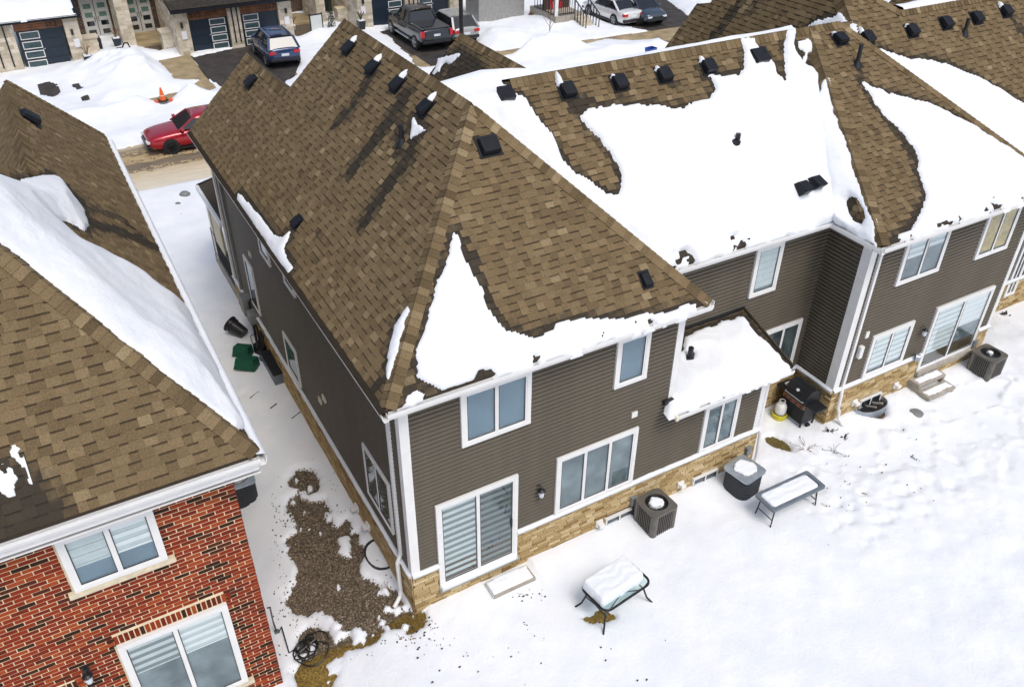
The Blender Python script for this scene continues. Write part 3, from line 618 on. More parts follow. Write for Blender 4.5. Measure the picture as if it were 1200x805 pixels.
for a in [(152, 78, .55, 1.5, 2.8), (178, 90, .5, 1.6, 1.6), (165, 128, .55, 1.1, .7), (222, 116, .65, 1.0, .7), (120, 85, .3, 2, 2), (645, 64, .7, 1.5, 1.0), (665, 62, .5, 1.2, .9), (620, 70, .6, 1.2, .9), (583, 45, .35, 2, 1.5), (720, 68, .3, 4, 1.0), (480, 52, .12, .6, 2.5), (330, 45, .3, .5, 1.0), (370, 45, .35, 1.1, 1.2), (540, 84, .5, 3, .8), (650, 28, .4, 2, 1.5), (815, 8, .35, 2, 2), (100, 140, .3, 2.5, .9)]: pile(*a)
dep += .25 * np.exp(-((Y - 29.2) / .6) ** 2) * (.6 + fnoise(X, Y, 2.5, 3, 5))
_s = sstep((Y - 15.0) / 1.2); dep = dep * _s + .04 * (1 - _s)
Z = G(X, Y) + np.where(D > 0, dep * np.clip(D / 1.1, 0, 1) ** .8 + .03, -.08)
gridmesh('snow_cover', X, Y, Z, D > 0, 'snow', kind='structure', label='snow banks along the street and in front of the garages')
for (a, b, c, d) in [(-60, -14, -40, 60), (50, 120, -40, 60), (-14, 50, 59.9, 140), (-14, -4.3, -40, 15.1), (20.4, 50, -40, 15.1), (-4.3, 20.4, -40, -8.5)]:
    m = MB(); m.box(a, b, c, d, -.5, .10); m.build('snow_field', 'snow', kind='structure', label='flat snow beyond the yards')
# slush ridges along the wheel tracks
m = MB()
for yy, h in ((25.55, .05), (26.65, .05), (27.5, .05)):
    for i in range(150):
        x = -6 + i * .12; r_ = random.uniform(.04, .14); m.lathe([(r_, 0), (r_ * .8, h * .7), (.01, h * random.uniform(.8, 1.4))], 6, (x, yy + random.gauss(0, .10), .005), cap=False)
m.build('slush', 'slush', kind='stuff', label='ridges of brown slush between the wheel tracks on the street', cat='slush')
# gravel: single stones, too many to count
m = MB(); P0 = GRAV[0]; allp = [p for g in GRAV for p in g]; x0, x1 = min(p[0] for p in allp), max(p[0] for p in allp); y0, y1 = min(p[1] for p in allp), max(p[1] for p in allp)
N_ = 24000; sx = RNG.uniform(x0 - .1, x1 + .1, N_); sy_ = RNG.uniform(y0 - .1, y1 + .1, N_); dd = np.full(N_, -9.0)
for g in GRAV: dd = np.maximum(dd, sdf(sx, sy_, g))
dg = -sdf(sx, sy_, OCHRE) + .15 * fnoise(sx, sy_, .4, 3, 2)
for x, y, d, g_ in zip(sx, sy_, dd, dg):
    if d < -.10 + random.random() * .04 or (g_ < 0 and random.random() < .8): continue
    r_ = random.uniform(.010, .030); z = float(G(x, y)) + random.uniform(-.005, .022); a = random.random() * 6.28; c = (random.betavariate(2, 3), 0, 0, 0)
    ax, ay = math.cos(a) * r_, math.sin(a) * r_; k = random.uniform(.55, .9)
    v = [m.vert(p) for p in ((x + ax, y + ay, z), (x - ay * k, y + ax * k, z), (x - ax, y - ay, z), (x + ay * k, y - ax * k, z), (x + ax * .2, y + ay * .2, z + r_ * .8), (x, y, z - r_ * .5))]
    for i in range(4): m.face([v[i], v[(i + 1) % 4], v[4]], c)
for x, y, d in zip(sx, sy_, dd):
    if -.45 < d < -.04 and random.random() < .30 * (1 + d / .45) ** 2:
        r_ = random.uniform(.008, .024); z = float(G(x, y)) + .035 + .09 * min(1, -d / .25); a = random.random() * 6.28; c = (random.betavariate(2, 4), 0, 0, 0)
        m.lathe([(r_, -.02), (r_ * .6, r_ * .6)], 5, (x, y, z), c=c)
m.build('gravel', 'gravel', kind='stuff', label='brown gravel bared by the melting snow between the two houses', cat='gravel')
# blades of dead grass
def blades(polys, n, mt, label, h=(.03, .09), z=0):
    m = MB(); ap = [p for g in polys for p in g]; X0, X1 = min(p[0] for p in ap), max(p[0] for p in ap); Y0, Y1 = min(p[1] for p in ap), max(p[1] for p in ap)
    xs = RNG.uniform(X0, X1, n); ys = RNG.uniform(Y0, Y1, n); dd = np.full(n, -9.0)
    for g in polys: dd = np.maximum(dd, sdf(xs, ys, g))
    for x, y, d in zip(xs, ys, dd):
        if d < 0: continue
        a = random.random() * 6.28; H = random.uniform(*h); z0 = float(G(x, y)) - .01 + z; L = random.uniform(.3, 1.2) * H; w_ = .006
        m.poly([(x - math.sin(a) * w_, y + math.cos(a) * w_, z0), (x + math.sin(a) * w_, y - math.cos(a) * w_, z0), (x + math.cos(a) * L, y + math.sin(a) * L, z0 + H)])
    m.build('grass', mt, kind='stuff', label=label, cat='grass')
blades([OCHRE], 12000, 'grass_yellow', 'blades of dead yellow grass at the end of the gravel')
blades([BARE_NEAR[-1]], 900, 'grass_olive', 'matted blades of olive grass in the oval clearing before the barbecue', h=(.01, .04))
# ================================================================== HOUSES
WORLD[0] = True
BZ = 1.19
def skirt(house, W, a0, a1, holes=(), near=0, z0=-.45, snow=True, ledge=True, z1=1.12):
    p = slab(house, W, a0, a1, z0, z1, th=.22, name='stone_skirt', m='mortar_tan', h=.045)
    W2 = Wall(W.o + W.n * .045, W.x, W.n); hl = [(h[0], h[1], h[2], h[3]) for h in holes]
    bricks(p, W2, a0, a1, z0 if z0 > -.2 else -.12, z1, 'tanstone', bl=.24, bh=.058, j=.015, out=.016, holes=hl, near=near, rand=.45, tone=lambda: min(1, max(0, random.gauss(.55, .26))))
    segs = [(a0, a1)]
    for h in holes:
        if h[3] > z1 - .05:
            ns = []
            for s0, s1 in segs:
                if h[1] <= s0 or h[0] >= s1: ns.append((s0, s1)); continue
                if s0 < h[0]: ns.append((s0, h[0]))
                if s1 > h[1]: ns.append((h[1], s1))
            segs = ns
    for s0, s1 in segs:
        m = MB(); W.box(m, s0, s1, z1, z1 + .05, 0, .10); m.build('stone_sill', 'cream', house)
        if snow:
            n = max(2, int((s1 - s0) / .12)); m = MB(); rows = []
            for k in range(n + 1):
                a = s0 + (s1 - s0) * k / n; q = 1 + .5 * float(fnoise(a, W.o[0], .5, 3, 2)); wd = .105 + .012 * random.random(); H = snow * .06 * max(.25, q)
                rows.append([m.vert(W.P(a, z, h)) for z, h in ((z1 + .048, .022), (z1 + .05 + H, .022), (z1 + .05 + H * .95, wd * .6), (z1 + .05 + H * .5, wd), (z1 + .03, wd + .004), (z1 + .048, wd * .8))])
            for A, B in zip(rows, rows[1:]):
                for j in range(6): m.face([A[j], B[j], B[(j + 1) % 6], A[(j + 1) % 6]])
            m.build('sill_snow', 'snow', house, kind='stuff', smooth=True)
    return p
# ---- end townhouse
H1 = thing('end_townhouse', 'brown roofed end townhouse with the triangle of snow above its rear eave', 'house', (3.05, 5, 0))
WR = Wall((0, 0, 0), (1, 0, 0), (0, -1, 0)); WS = Wall((0, 0, 0), (0, 1, 0), (-1, 0, 0))
p = slab(H1, WR, .0, 6.12, -.45, 5.62); siding(p, WR, .1, 6.06, BZ, 5.6)
m = MB(); m.box(0.0, .2, .2, 13.2, -.45, 5.62); p = m.build('wall', 'siding', H1); siding(p, WS, .12, 13.1, BZ, 5.6)
m = MB(); m.box(5.92, 6.12, .2, 9.6, -.3, 5.62); m.build('wall', 'siding', H1)
m = MB(); m.box(0, 6.12, 9.4, 9.6, 0, 5.6); m.prism([(0.2, 9.4, 5.6), (5.9, 9.4, 5.6), (3.05, 9.4, 8.75)], (0, .18, 0)); m.build('wall', 'siding', H1)
m = MB(); m.box(0, 3.0, 13.0, 13.2, 0, 5.6); m.prism([(0, 13.0, 5.6), (3.0, 13.0, 5.6), (1.5, 13.0, 7.3)], (0, .18, 0)); m.build('wall', 'siding', H1)
DOOR1 = (.53, 2.33, .52, 2.84)
skirt(H1, WR, -.04, 6.12, holes=[(DOOR1[0], DOOR1[1], .40, 9), (4.62, 5.38, -.5, .42)], near=300)
skirt(H1, WS, -.04, 13.2, holes=[(1.35, 1.95, -.5, .12)], snow=.35)
for bx in ((-.046, .135, -.046, 0.0, 1.175, 5.6), (-.046, 0.0, 0, .12, 1.175, 5.6), (6.0, 6.165, -.046, 0, 2.95, 5.6)):
    m = MB(); m.box(*bx); m.build('corner_trim', 'white', H1)
window(H1, WR, 1.13, 2.58, 4.06, 5.34, (1, 1), 'roomb', proud=.06)
window(H1, WR, 4.50, 5.30, 4.12, 5.33, (1,), 'roomb', proud=.06)
window(H1, WR, 3.24, 5.27, 1.22, 2.83, (1, 1, 1), 'roomg', proud=.06)
o = window(H1, WR, DOOR1[0], DOOR1[1], DOOR1[2], DOOR1[3], (1, 1), 'room', blinds=[('blindl', .99, 'blindg'), ('blindg', .95, 'room')], name='patio_door', proud=.065)
m = MB(); WR.box(m, 2.17, 2.20, 1.45, 1.68, .06, .10); m.build('door_handle', 'black', o)
m = MB(); WR.box(m, DOOR1[0] - .02, DOOR1[1] + .02, .40, .50, 0, .13); m.build('door_sill', 'concrete', H1)
m = MB(); n = 20; rows = []
for k in range(n + 1):
    a = .55 + 1.76 * k / n; H = .07 + .02 * float(fnoise(a, 2, .5, 2, 1)); rows.append([m.vert(WR.P(a, z, h)) for z, h in ((.50, .066), (.50 + H + .02, .066), (.50 + H, .10), (.49, .165), (.47, .13))])
for A, B in zip(rows, rows[1:]):
    for j in range(5): m.face([A[j], B[j], B[(j + 1) % 5], A[(j + 1) % 5]])
m.face(rows[0]); m.face(rows[-1][::-1]); m.build('sill_snow', 'snow', H1, kind='stuff', smooth=True)
window(H1, WS, .74, 2.10, 1.62, 3.02, (1, 1), 'room', proud=.05, casing=.07)
window(H1, WS, 6.65, 7.66, 1.28, 2.42, (1,), 'roomg', proud=.05)
window(H1, WS, 7.74, 8.57, 4.22, 4.83, (1,), 'roomg', proud=.05)
window(H1, WS, 5.74, 6.53, 4.45, 5.0, (1,), 'roomg', proud=.05)
window(H1, WS, 10.1, 10.95, 1.45, 3.02, (1,), 'roomg', proud=.05)
sconce(H1, WR, 2.84, 2.17)
m = MB(); WR.box(m, 5.06, 5.20, 3.14, 3.28, .018, .06); m.build('wall_vent', 'white', H1)
for a, z, sz in ((5.0, 1.98, .09), (10.0, 3.4, .1), (4.62, 2.3, .10)):
    m = MB(); WS.box(m, a - sz, a + sz, z, z + .14, .018, .07); m.build('wall_vent', 'cream_frame', H1)
# downspout of the side wall with its elbows
q = at(457, 488, x=0); yd = q[1]
m = MB(); WS.box(m, yd - .04, yd + .04, 1.35, 5.6, .025, .09); o = m.build('downspout', 'white', H1)
m = MB(); m.tube([(-.06, yd, 1.37), (-.07, yd, 1.30), (-.15, yd - .03, 1.15), (-.15, yd - .05, .35), (-.19, yd - .1, .22), (-.38, yd - .22, .12)], .045, 8); m.build('elbow', 'white', o)
# roof
RF = thing('roof', None, None, (0, 0, 0)); bpy.data.objects.remove(RF)
zE = 5.75
L1 = Plane((-.35, -.35, zE), (0, 1, 0), (1, 0, 1)); R1 = Plane((-.35, -.35, zE), (1, 0, 0), (0, 1, 1)); Q1 = Plane((6.45, -.35, zE), (0, 1, 0), (-1, 0, 1))
c0, c1, ap, rb = (-.35, -.35, zE), (6.45, -.35, zE), (3.05, 3.05, 9.15), (3.05, 9.65, 9.15)
Lp = [c0, ap, rb, (1.5, 9.85, 7.6), (1.5, 13.4, 7.6), (-.35, 13.5, zE)]
roof1 = deck(H1, [Lp, [c0, c1, ap], [c1, (6.45, 9.65, zE), rb, ap], [(1.5, 9.65, 7.6), (3.35, 9.65, 5.75), (3.35, 13.5, 5.75), (1.5, 13.4, 7.6)]], name='roof')
S1 = R1.px((532, 272), (537, 280), (541, 300), (551, 315), (562, 340), (568, 352), (578, 372), (592, 388), (612, 394), (632, 394), (645, 384), (657, 378), (680, 374), (705, 373), (735, 373), (760, 369), (785, 365), (812, 356), (829, 353), (835, 360), (700, 407), (640, 425), (590, 442), (560, 448), (540, 452), (518, 459), (505, 452), (487, 440), (489, 425), (492, 405), (497, 385), (500, 370), (508, 345), (512, 330), (520, 315), (526, 300), (529, 285))
S1b = R1.px((474, 476), (478, 463), (488, 457), (498, 461), (495, 470), (484, 477))
S1c = L1.px((479, 360), (470, 372), (463, 385), (457, 410), (455, 430), (456, 447), (462, 430), (466, 415), (471, 400), (475, 385), (480, 370))
S1d = L1.px((280, 225), (300, 247), (304, 252), (313, 264), (322, 276), (332, 279), (342, 270), (338, 281), (334, 289), (335, 299), (344, 314), (338, 322), (322, 300), (300, 268), (278, 235))
S1e = L1.px((485, 139), (490, 147), (499, 153), (492, 157), (481, 164), (483, 152))
cand = []
wetL = [(L1.px((412, 62), (380, 108), (368, 125)), .16, .45), (L1.px((437, 88), (410, 130), (395, 145)), .28, .75), (L1.px((476, 112), (440, 165), (412, 200)), .36, .82), (L1.px((492, 140), (478, 190), (450, 225), (425, 262)), .30, .85), (L1.px((470, 115), (468, 200)), .3, .6), (L1.px((300, 95), (288, 115)), .15, .3), (L1.px((455, 440), (425, 470), (445, 474)), .2, .8), (L1.px((372, 270), (374, 280)), .12, .6)]
wetR = [(R1.px((534, 268), (545, 285), (560, 320), (575, 360), (600, 385)), .14, .8)]
shingles(roof1, L1, L1.xyz(Lp), [S1c, S1e, S1d], wet=wetL, cand=cand)
shingles(roof1, R1, R1.xyz([c0, c1, ap]), [S1, S1b], wet=wetR, cand=cand)
finish_shingles(cand)
shingles(roof1, Q1, Q1.xyz([c1, (6.45, 9.65, zE), rb, ap]))
nL, nR, nQ = (-1, 0, 1), (0, -1, 1), (1, 0, 1)
caps(roof1, np.array(c0) + .02, ap, nL, nR); caps(roof1, np.array(c1), ap, nQ, nR); caps(roof1, ap, rb, nL, nQ); caps(roof1, (1.5, 9.85, 7.6), (1.5, 13.4, 7.6), nL, nQ)
for (a, b) in ((410, 57), (438, 80), (467, 100), (500, 127)):
    _, (u_, v_) = roofvent(roof1, L1, a, b, size=(.28, .34, .15)); ventsnow(L1, u_, v_, .13, .16, 'cap of snow on the uphill edge of the ridge vent at %s' % {410: 'the far end', 438: 'second from the far end', 467: 'third from the far end', 500: 'the near end'}[a], seed=a % 5)
roofvent(roof1, L1, 295, 97, size=(.34, .34, .15)); roofvent(roof1, L1, 349, 261, size=(.26, .26, .12)); roofvent(roof1, R1, 572, 172, size=(.38, .34, .16)); roofvent(roof1, R1, 756, 328, size=(.2, .3, .12))
pipe(roof1, L1, 471, 168, h=.38)
fascia(H1, (-.35, -.35, zE - .03), (6.45, -.35, zE - .03), (0, -1, 0)); fascia(H1, (-.35, -.46, zE - .031), (-.35, 13.5, zE - .031), (-1, 0, 0)); fascia(H1, (6.45, -.35, zE - .032), (6.45, .95, zE - .032), (1, 0, 0))
soffit(H1, (-.35, -.35, zE - .05), (6.45, -.35, zE - .05), (0, 1, 0)); soffit(H1, (-.35, .0, zE - .052), (-.35, 13.4, zE - .052), (1, 0, 0)); soffit(H1, (6.45, .0, zE - .052), (6.45, 1.3, zE - .052), (-1, 0, 0))
roofsnow(R1, [S1], label='triangle of melting snow on the rear slope of the end townhouse', k=1, T=.15, eave=.5)
roofsnow(R1, [S1b], label='small lump of snow at the rear left gutter corner of the end townhouse', T=.1, res=.03, nz=.04, k=2)
roofsnow(L1, [S1c], label='narrow string of snow lumps beside the hip of the end townhouse', T=.12, res=.03, nz=.10, edge=.1, k=3)
roofsnow(L1, [S1d], label='strip of snow along the side gutter of the end townhouse', T=.10, res=.035, k=4, nz=.02)
roofsnow(L1, [S1e], label='small snow scrap below the nearest ridge vent', T=.08, res=.025, nz=.03, edge=.08, k=2)
# thin snow lying in the side gutter
m = MB(); n = 90; rows = []
for k in range(n + 1):
    y = -.4 + 13.8 * k / n; q = float(fnoise(y, 1, .7, 3, 3)); H = .012 + .012 * q; rows.append([m.vert(p) for p in ((-.34, y, zE - .06), (-.33, y, zE + H), (-.41, y, zE + H * .9), (-.475, y, zE - .015 + .012 * q), (-.46, y, zE - .05))])
for A, B in zip(rows, rows[1:]):
    for j in range(5): m.face([A[j], B[j], B[(j + 1) % 5], A[(j + 1) % 5]])
m.build('gutter_snow', 'snow', H1, kind='stuff', smooth=True)
# side entrance canopy and porch at the front corner
ya, yb = 13.25, 16.2
m.prism([(-.05, ya, 2.86), (-.05, yb, 2.86), (2.9, yb, 3.6), (2.9, ya, 3.6)], (0, 0, .08)); o = m.build('porch_roof', 'deck', H1)
m = MB(); m.bar((-.11, ya - .03, 2.88), (-.11, yb + .03, 2.88), .09, .13); m.build('porch_gutter', 'white', o)
m = MB(); m.bar((-.1, yb + .06, 2.88), (2.9, yb + .06, 3.6), .09, .13); m.build('rake_trim', 'black', o)
m = MB(); m.box(.0, .3, yb - .5, yb - .2, 0, 2.8); m.build('post', 'cream_frame', o); m = MB(); m.box(-.02, .02, ya + .9, yb - .9, 1.35, 2.75); m.build('side_screen', 'cream', o)
m = MB(); m.box(-.02, 2.9, ya, yb, -.1, .45); o = m.build('porch_slab', 'concrete', H1)
for z in (.6, 1.4): m = MB(); m.bar((.02, ya, z), (.02, yb, z), .05); m.build('rail', 'black', o)
for k in range(19): m = MB(); m.bar((.02, ya + k * (yb - ya) / 18, .45), (.02, ya + k * (yb - ya) / 18, 1.4), .03); m.build('baluster', 'black', o)
m = MB(); WS.box(m, 13.0, 13.12, 1.2, 5.6, .02, .09); m.build('corner_trim', 'white', H1)
m = MB(); WS.box(m, 12.22, 12.32, .3, 5.6, .02, .10); m.build('downspout', 'hoodgrey', H1)
# ---- middle townhouse
H2 = thing('middle_townhouse', 'recessed middle townhouse with the broad snow covered rear roof and the low lean-to', 'house', (9, 4, 0))
W2 = Wall((6.12, 1.4, 0), (1, 0, 0), (0, -1, 0)); WB = Wall((6.12, 0, 0), (1, 0, 0), (0, -1, 0)); WBR = Wall((8.96, 0, 0), (0, 1, 0), (1, 0, 0))
p = slab(H2, W2, 0, 5.61, -.3, 5.62); siding(p, W2, 0, 5.61, BZ, 5.6)
p = slab(H2, WB, .002, 2.84, -.3, 2.98); siding(p, WB, -.06, 2.80, BZ, 2.95)
p = slab(H2, WBR, .2, 1.4, -.3, 3.0); siding(p, WBR, .03, 1.4, BZ, 2.95)
skirt(H2, WB, .003, 2.90, holes=[(1.0, 1.75, -.5, .45)], near=130); skirt(H2, W2, 2.84, 5.6, near=60, holes=[(3.85, 4.55, -.5, .45)]); skirt(H2, WBR, -.04, 1.36, snow=.3)
m = MB(); WB.box(m, 2.72, 2.89, 1.175, 2.98, 0, .046); m.build('corner_trim', 'white', H2)
window(H2, WB, 1.03, 2.07, 1.22, 2.62, (1, 1), 'roomg', proud=.06)
window(H2, W2, 3.22, 4.06, 4.0, 5.34, (1,), 'roomg', blinds=[('blindl', .95, 'blindl')], proud=.06)
window(H2, W2, 4.10, 5.33, 1.34, 2.78, (1, 1), 'room', proud=.06)
q = at(884, 501, y=0)
m = MB(); m.box(9.0, 9.07, -.06, .02, 1.2, 2.95); o = m.build('downspout', 'white', H2)
m = MB(); m.tube([(9.04, -.03, 1.22), (9.06, -.1, 1.1), (9.07, -.14, .5), (9.07, -.14, .2), (9.2, -.3, .1)], .042, 8); m.build('elbow', 'white', o)
B2 = Plane((6.13, -.35, 3.12), (1, 0, 0), (0, 1.75, .57)); Bp = [(6.13, -.35, 3.12), (9.3, -.35, 3.12), (9.3, 1.38, 3.683), (6.13, 1.38, 3.683)]
roofB = deck(H2, [Bp], name='lean_to_roof', th=.13)
S2b = B2.px((786, 430), (792, 413), (800, 409), (801, 396), (816, 389), (824, 384), (834, 383), (844, 376), (858, 375), (869, 369), (875, 374), (879, 382), (888, 392), (902, 404), (910, 413), (916, 423), (925, 429), (927, 437), (783, 489))
shingles(roofB, B2, B2.xyz(Bp), [S2b])
m = MB(); m.box(6.13, 9.32, 1.36, 1.40, 3.62, 3.80); m.build('flashing', 'black', roofB)
m = MB(); m.bar((9.32, -.37, 3.13), (9.32, 1.36, 3.69), .03, .12); m.build('rake_trim', 'deck', roofB)
fascia(H2, (6.0, -.35, 3.10), (9.3, -.35, 3.10), (0, -1, 0)); soffit(H2, (6.15, -.35, 3.08), (9.3, -.35, 3.08), (0, 1, 0))
m = MB(); m.hexa([(5.93, -.46, 2.98), (6.0, -.46, 2.98), (6.0, 0, 3.12), (5.93, 0, 3.12), (5.93, -.46, 3.09), (6.0, -.46, 3.09), (6.0, 0, 3.25), (5.93, 0, 3.25)]); m.build('rake_return', 'cream_frame', roofB)
m = MB(); m.box(5.86, 6.1, -.12, .0, 3.2, 3.3); m.build('flashing', 'black', roofB)
holeB = B2.px((807, 411), (813, 413), (812, 420), (805, 422))
roofsnow(B2, [S2b], holes=[holeB], label='snow blanket on the lean-to roof between the two rear walls', k=5, T=.2)
pipe(roofB, B2, 808, 421, h=.32, r=.06)
R2 = Plane((6.45, 1.03, 5.75), (1, 0, 0), (0, 1, 1)); zr = 9.0; yr = 4.28
R2p = [(6.45, 1.03, 5.75), (11.24, 1.03, 5.75), (12.86, yr, zr), (3.2, yr, zr)]
roof2 = deck(H2, [R2p, [(3.2, yr, zr), (12.86, yr, zr), (12.8, 9.7, 5.75), (3.2, 9.7, 5.75)]], name='roof')
HA = R2.px((587, 95), (600, 104), (612, 115), (625, 135), (640, 152), (648, 165), (660, 190), (672, 200), (690, 212), (710, 225), (722, 228), (729, 218), (728, 205), (715, 180), (700, 160), (690, 150), (680, 138), (690, 130), (700, 127), (730, 123), (765, 122), (790, 127), (800, 125), (815, 122), (830, 118), (836, 105), (832, 92), (828, 87), (845, 87), (865, 88), (872, 80), (868, 30), (800, 30), (740, 40), (660, 55), (585, 62))
HB = R2.px((884, 50), (882, 30), (921, 22), (919, 93), (911, 84), (905, 73), (893, 62)); HC = R2.px((927, 50), (930, 30), (955, 25), (955, 58), (960, 75), (966, 90), (952, 87), (945, 80), (938, 78), (932, 67))
S2 = R2.xyz(R2p); S2[1] = (S2[1][0] + .02, -.06); S2[0] = (S2[0][0] - .3, -.06)
wet2 = [(R2.px((662, 112), (690, 120), (672, 125)), .25, .85), (R2.px((724, 105), (728, 112)), .2, .6), (R2.px((780, 93), (792, 100)), .2, .6), (R2.px((820, 80), (822, 90)), .2, .7), (R2.px((925, 55), (945, 85), (960, 90)), .5, .9)]
shingles(roof2, R2, R2.xyz(R2p), [S2], holes=[HA, HB, HC], wet=wet2, wetband=.2)
caps(roof2, (4.55, yr, zr), (12.9, yr, zr), (0, -1, 1), (0, .6, 1))
ISL = R2.px((935, 49), (946, 45), (953, 52), (951, 61), (946, 63), (945, 72), (942, 78), (939, 74), (943, 62), (936, 58))
roofsnow(R2, [S2], holes=[HA, HB, HC], label='broad sheet of snow on the rear roof of the middle townhouse', eave=.7, fill=(R2.uv((11.24, 1.03, 5.75)), R2.uv((12.86, yr, zr)), .55, .20), k=6, T=.2, res=.055, nz=.10)
roofsnow(R2, [ISL], label='scrap of snow at the ridge beside the thick hip cap', T=.1, res=.03, nz=.04, k=2)
for (a, b, ls, lab) in ((664, 107, (.12, .3), 'first ridge vent from the main hip'), (725, 98, (.12, .05), 'second ridge vent from the main hip'), (777, 89, (.12, .05), 'third ridge vent from the main hip'), (829, 79, (.13, .08), 'fourth ridge vent from the main hip')):
    _, (u_, v_) = roofvent(roof2, R2, a, b, size=(.33, .33, .18)); ventsnow(R2, u_ - .12, v_, ls[0], ls[1], 'tail of snow above the ' + lab, seed=a % 4)
roofvent(roof2, R2, 590, 113, size=(.35, .35, .24)); roofvent(roof2, R2, 887, 68, size=(.44, .4, .22)); roofvent(roof2, R2, 931, 226, size=(.30, .34, .50)); roofvent(roof2, R2, 946, 220, size=(.30, .34, .50))
pipe(roof2, R2, 862, 178, h=.42, r=.055)
m = MB(); p_ = R2.px((856, 170))[0]; m.lathe([(.15, -.05), (.17, .03), (.12, .10), (.02, .12)], 10, tuple(R2.P(p_[0], p_[1], .1))); m.build('vent_dome', 'vent', roof2)
fascia(H2, (6.3, 1.03, 5.72), (11.35, 1.03, 5.72), (0, -1, 0)); soffit(H2, (6.3, 1.03, 5.70), (11.7, 1.03, 5.70), (0, 1, 0))
# ridge drift and the street-side slope
F2 = Plane((3.2, 9.7, 5.75), (1, 0, 0), (0, -5.42, 3.25))
m = MB(); n = 100; rows = []
for k in range(n + 1):
    x = 3.05 + 9.4 * k / n; q = float(fnoise(x, 3, 1.2, 3, 2)); big = max(0, 1 - abs(x - 4.0) / 1.3); H = .07 + .04 * q + .20 * big ** .7; y0 = yr - (.25 if x < 4.3 else -.03)
    rows.append([m.vert(p) for p in ((x, y0, zr - (yr - y0) + .02), (x, y0 + .08, zr + H * .6), (x, yr + .18, zr + H), (x, yr + .6, zr + H * .8 - .2), (x, yr + 1.4, zr - .78))])
for A, B in zip(rows, rows[1:]):
    for j in range(4): m.face([A[j], B[j], B[j + 1], A[j + 1]])
m.build('ridge_snow', 'snow', kind='stuff', label='drift of snow lying along the street side of the long ridge', cat='snow', smooth=True)
# small street-side gable between the townhouses
gz, gxr, gy0, gy1 = 7.45, 7.75, 8.6, 12.9
GL = Plane((gxr - 1.9, gy0, gz - 1.9), (0, 1, 0), (1, 0, 1)); GLp = [(gxr - 1.9, gy0, gz - 1.9), (gxr, gy0, gz), (gxr, gy1, gz), (gxr - 1.9, gy1, gz - 1.9)]
roofg = deck(H2, [GLp, [(gxr, gy0, gz), (gxr + 1.9, gy0, gz - 1.9), (gxr + 1.9, gy1, gz - 1.9), (gxr, gy1, gz)]], name='gable_roof')
GS = GL.px((506, 88), (513, 70), (525, 63), (538, 66), (531, 72), (520, 78), (517, 88))
shingles(roofg, GL, GL.xyz(GLp), [GS], wet=[(GL.px((535, 65), (550, 75), (560, 88), (530, 84)), .5, .95)])
caps(roofg, (gxr, gy0, gz), (gxr, gy1, gz), nL, nQ); roofsnow(GL, [GS], label='patchy snow on the small street side gable beyond the main ridge', T=.07, res=.05, nz=.16, k=1)
m = MB(); m.box(6.2, 12.8, 9.4, 9.6, 0, 5.6); m.build('wall', 'siding', H2)
# ---- third townhouse
H3 = thing('corner_townhouse', 'townhouse standing forward on the right with the brown hip roof and bare concrete steps', 'house', (14.8, 4, 0))
W3 = Wall((11.73, .15, 0), (1, 0, 0), (0, -1, 0)); W3L = Wall((11.73, .15, 0), (0, 1, 0), (-1, 0, 0)); W3R = Wall((17.9, .15, 0), (0, 1, 0), (1, 0, 0))
p = slab(H3, W3, 0, 6.17, -.3, 5.62); siding(p, W3, .1, 6.1, BZ, 5.6)
m = MB(); m.box(11.73, 11.93, .35, 1.4, -.3, 5.62); p = m.build('wall', 'siding', H3); siding(p, W3L, .1, 1.25, BZ, 5.6)
m = MB(); m.box(17.7, 17.9, .35, 9, -.3, 5.62); p = m.build('wall', 'siding', H3)
D3 = (3.29, 5.66, .62, 2.66)
skirt(H3, W3, -.04, 6.17, holes=[(D3[0], D3[1], .5, 9), (1.2, 2.0, -.5, .42)], near=140); skirt(H3, W3L, -.04, 1.19, near=30)
m = MB(); W3.box(m, -.046, .15, 1.175, 5.6, 0, .046); m.build('corner_trim', 'white', H3); m = MB(); m.box(11.684, 11.73, .15, .36, 1.175, 5.6); m.build('corner_trim', 'white', H3); m = MB(); W3.box(m, 6.05, 6.2, 1.175, 5.6, 0, .046); m.build('corner_trim', 'white', H3)
q = W3; m = MB(); W3.box(m, .24, .32, 1.25, 5.6, .02, .09); o = m.build('downspout', 'white', H3)
m = MB(); m.tube([(12.01, .1, 1.27), (11.99, .06, 1.2), (11.93, 0, 1.0), (11.93, -.02, .62), (11.98, -.04, .5), (12.0, -.05, .3), (12.05, -.25, .12)], .045, 8); m.build('elbow', 'white', o)
window(H3, W3, 1.16, 2.72, 3.95, 5.2, (1, 1), 'roomg', blinds=[('blindw', .45, 'blindl'), ('blindw', .3, 'blindl')], proud=.06)
window(H3, W3, 4.14, 5.46, 3.86, 5.2, (1, 1), 'roomg', blinds=[('curtain', .97, 'curtain'), ('curtain', .97, 'curtain')], proud=.06)
window(H3, W3, .95, 2.48, 1.24, 2.55, (1, 1), 'roomg', blinds=[('blindw', .95, 'blindl'), ('blindw', .95, 'blindl')], proud=.06)
o = window(H3, W3, *D3, cols=(1, 1), back='roomg', blinds=[('blindw', .8, 'blindl'), ('blindw', .5, 'blindw')], name='patio_door', proud=.065)
m = MB(); W3.box(m, D3[0], D3[1], .50, .61, 0, .16); m.build('door_sill', 'concrete', H3)
sconce(H3, W3, 2.94, 2.1)
m = MB(); W3.box(m, .62, .74, 2.60, 2.78, .02, .06); m.build('wall_vent', 'white', H3)
m = MB(); W3.box(m, .48, .62, 2.05, 2.42, .02, .14); m.build('vent_hood', 'white', H3, bevel=.03)
m = MB(); m.tube([W3.P(2.95, 1.25, .12), W3.P(3.02, 1.25, .2)], .11, 14); m.build('spotlight', 'steel', H3)
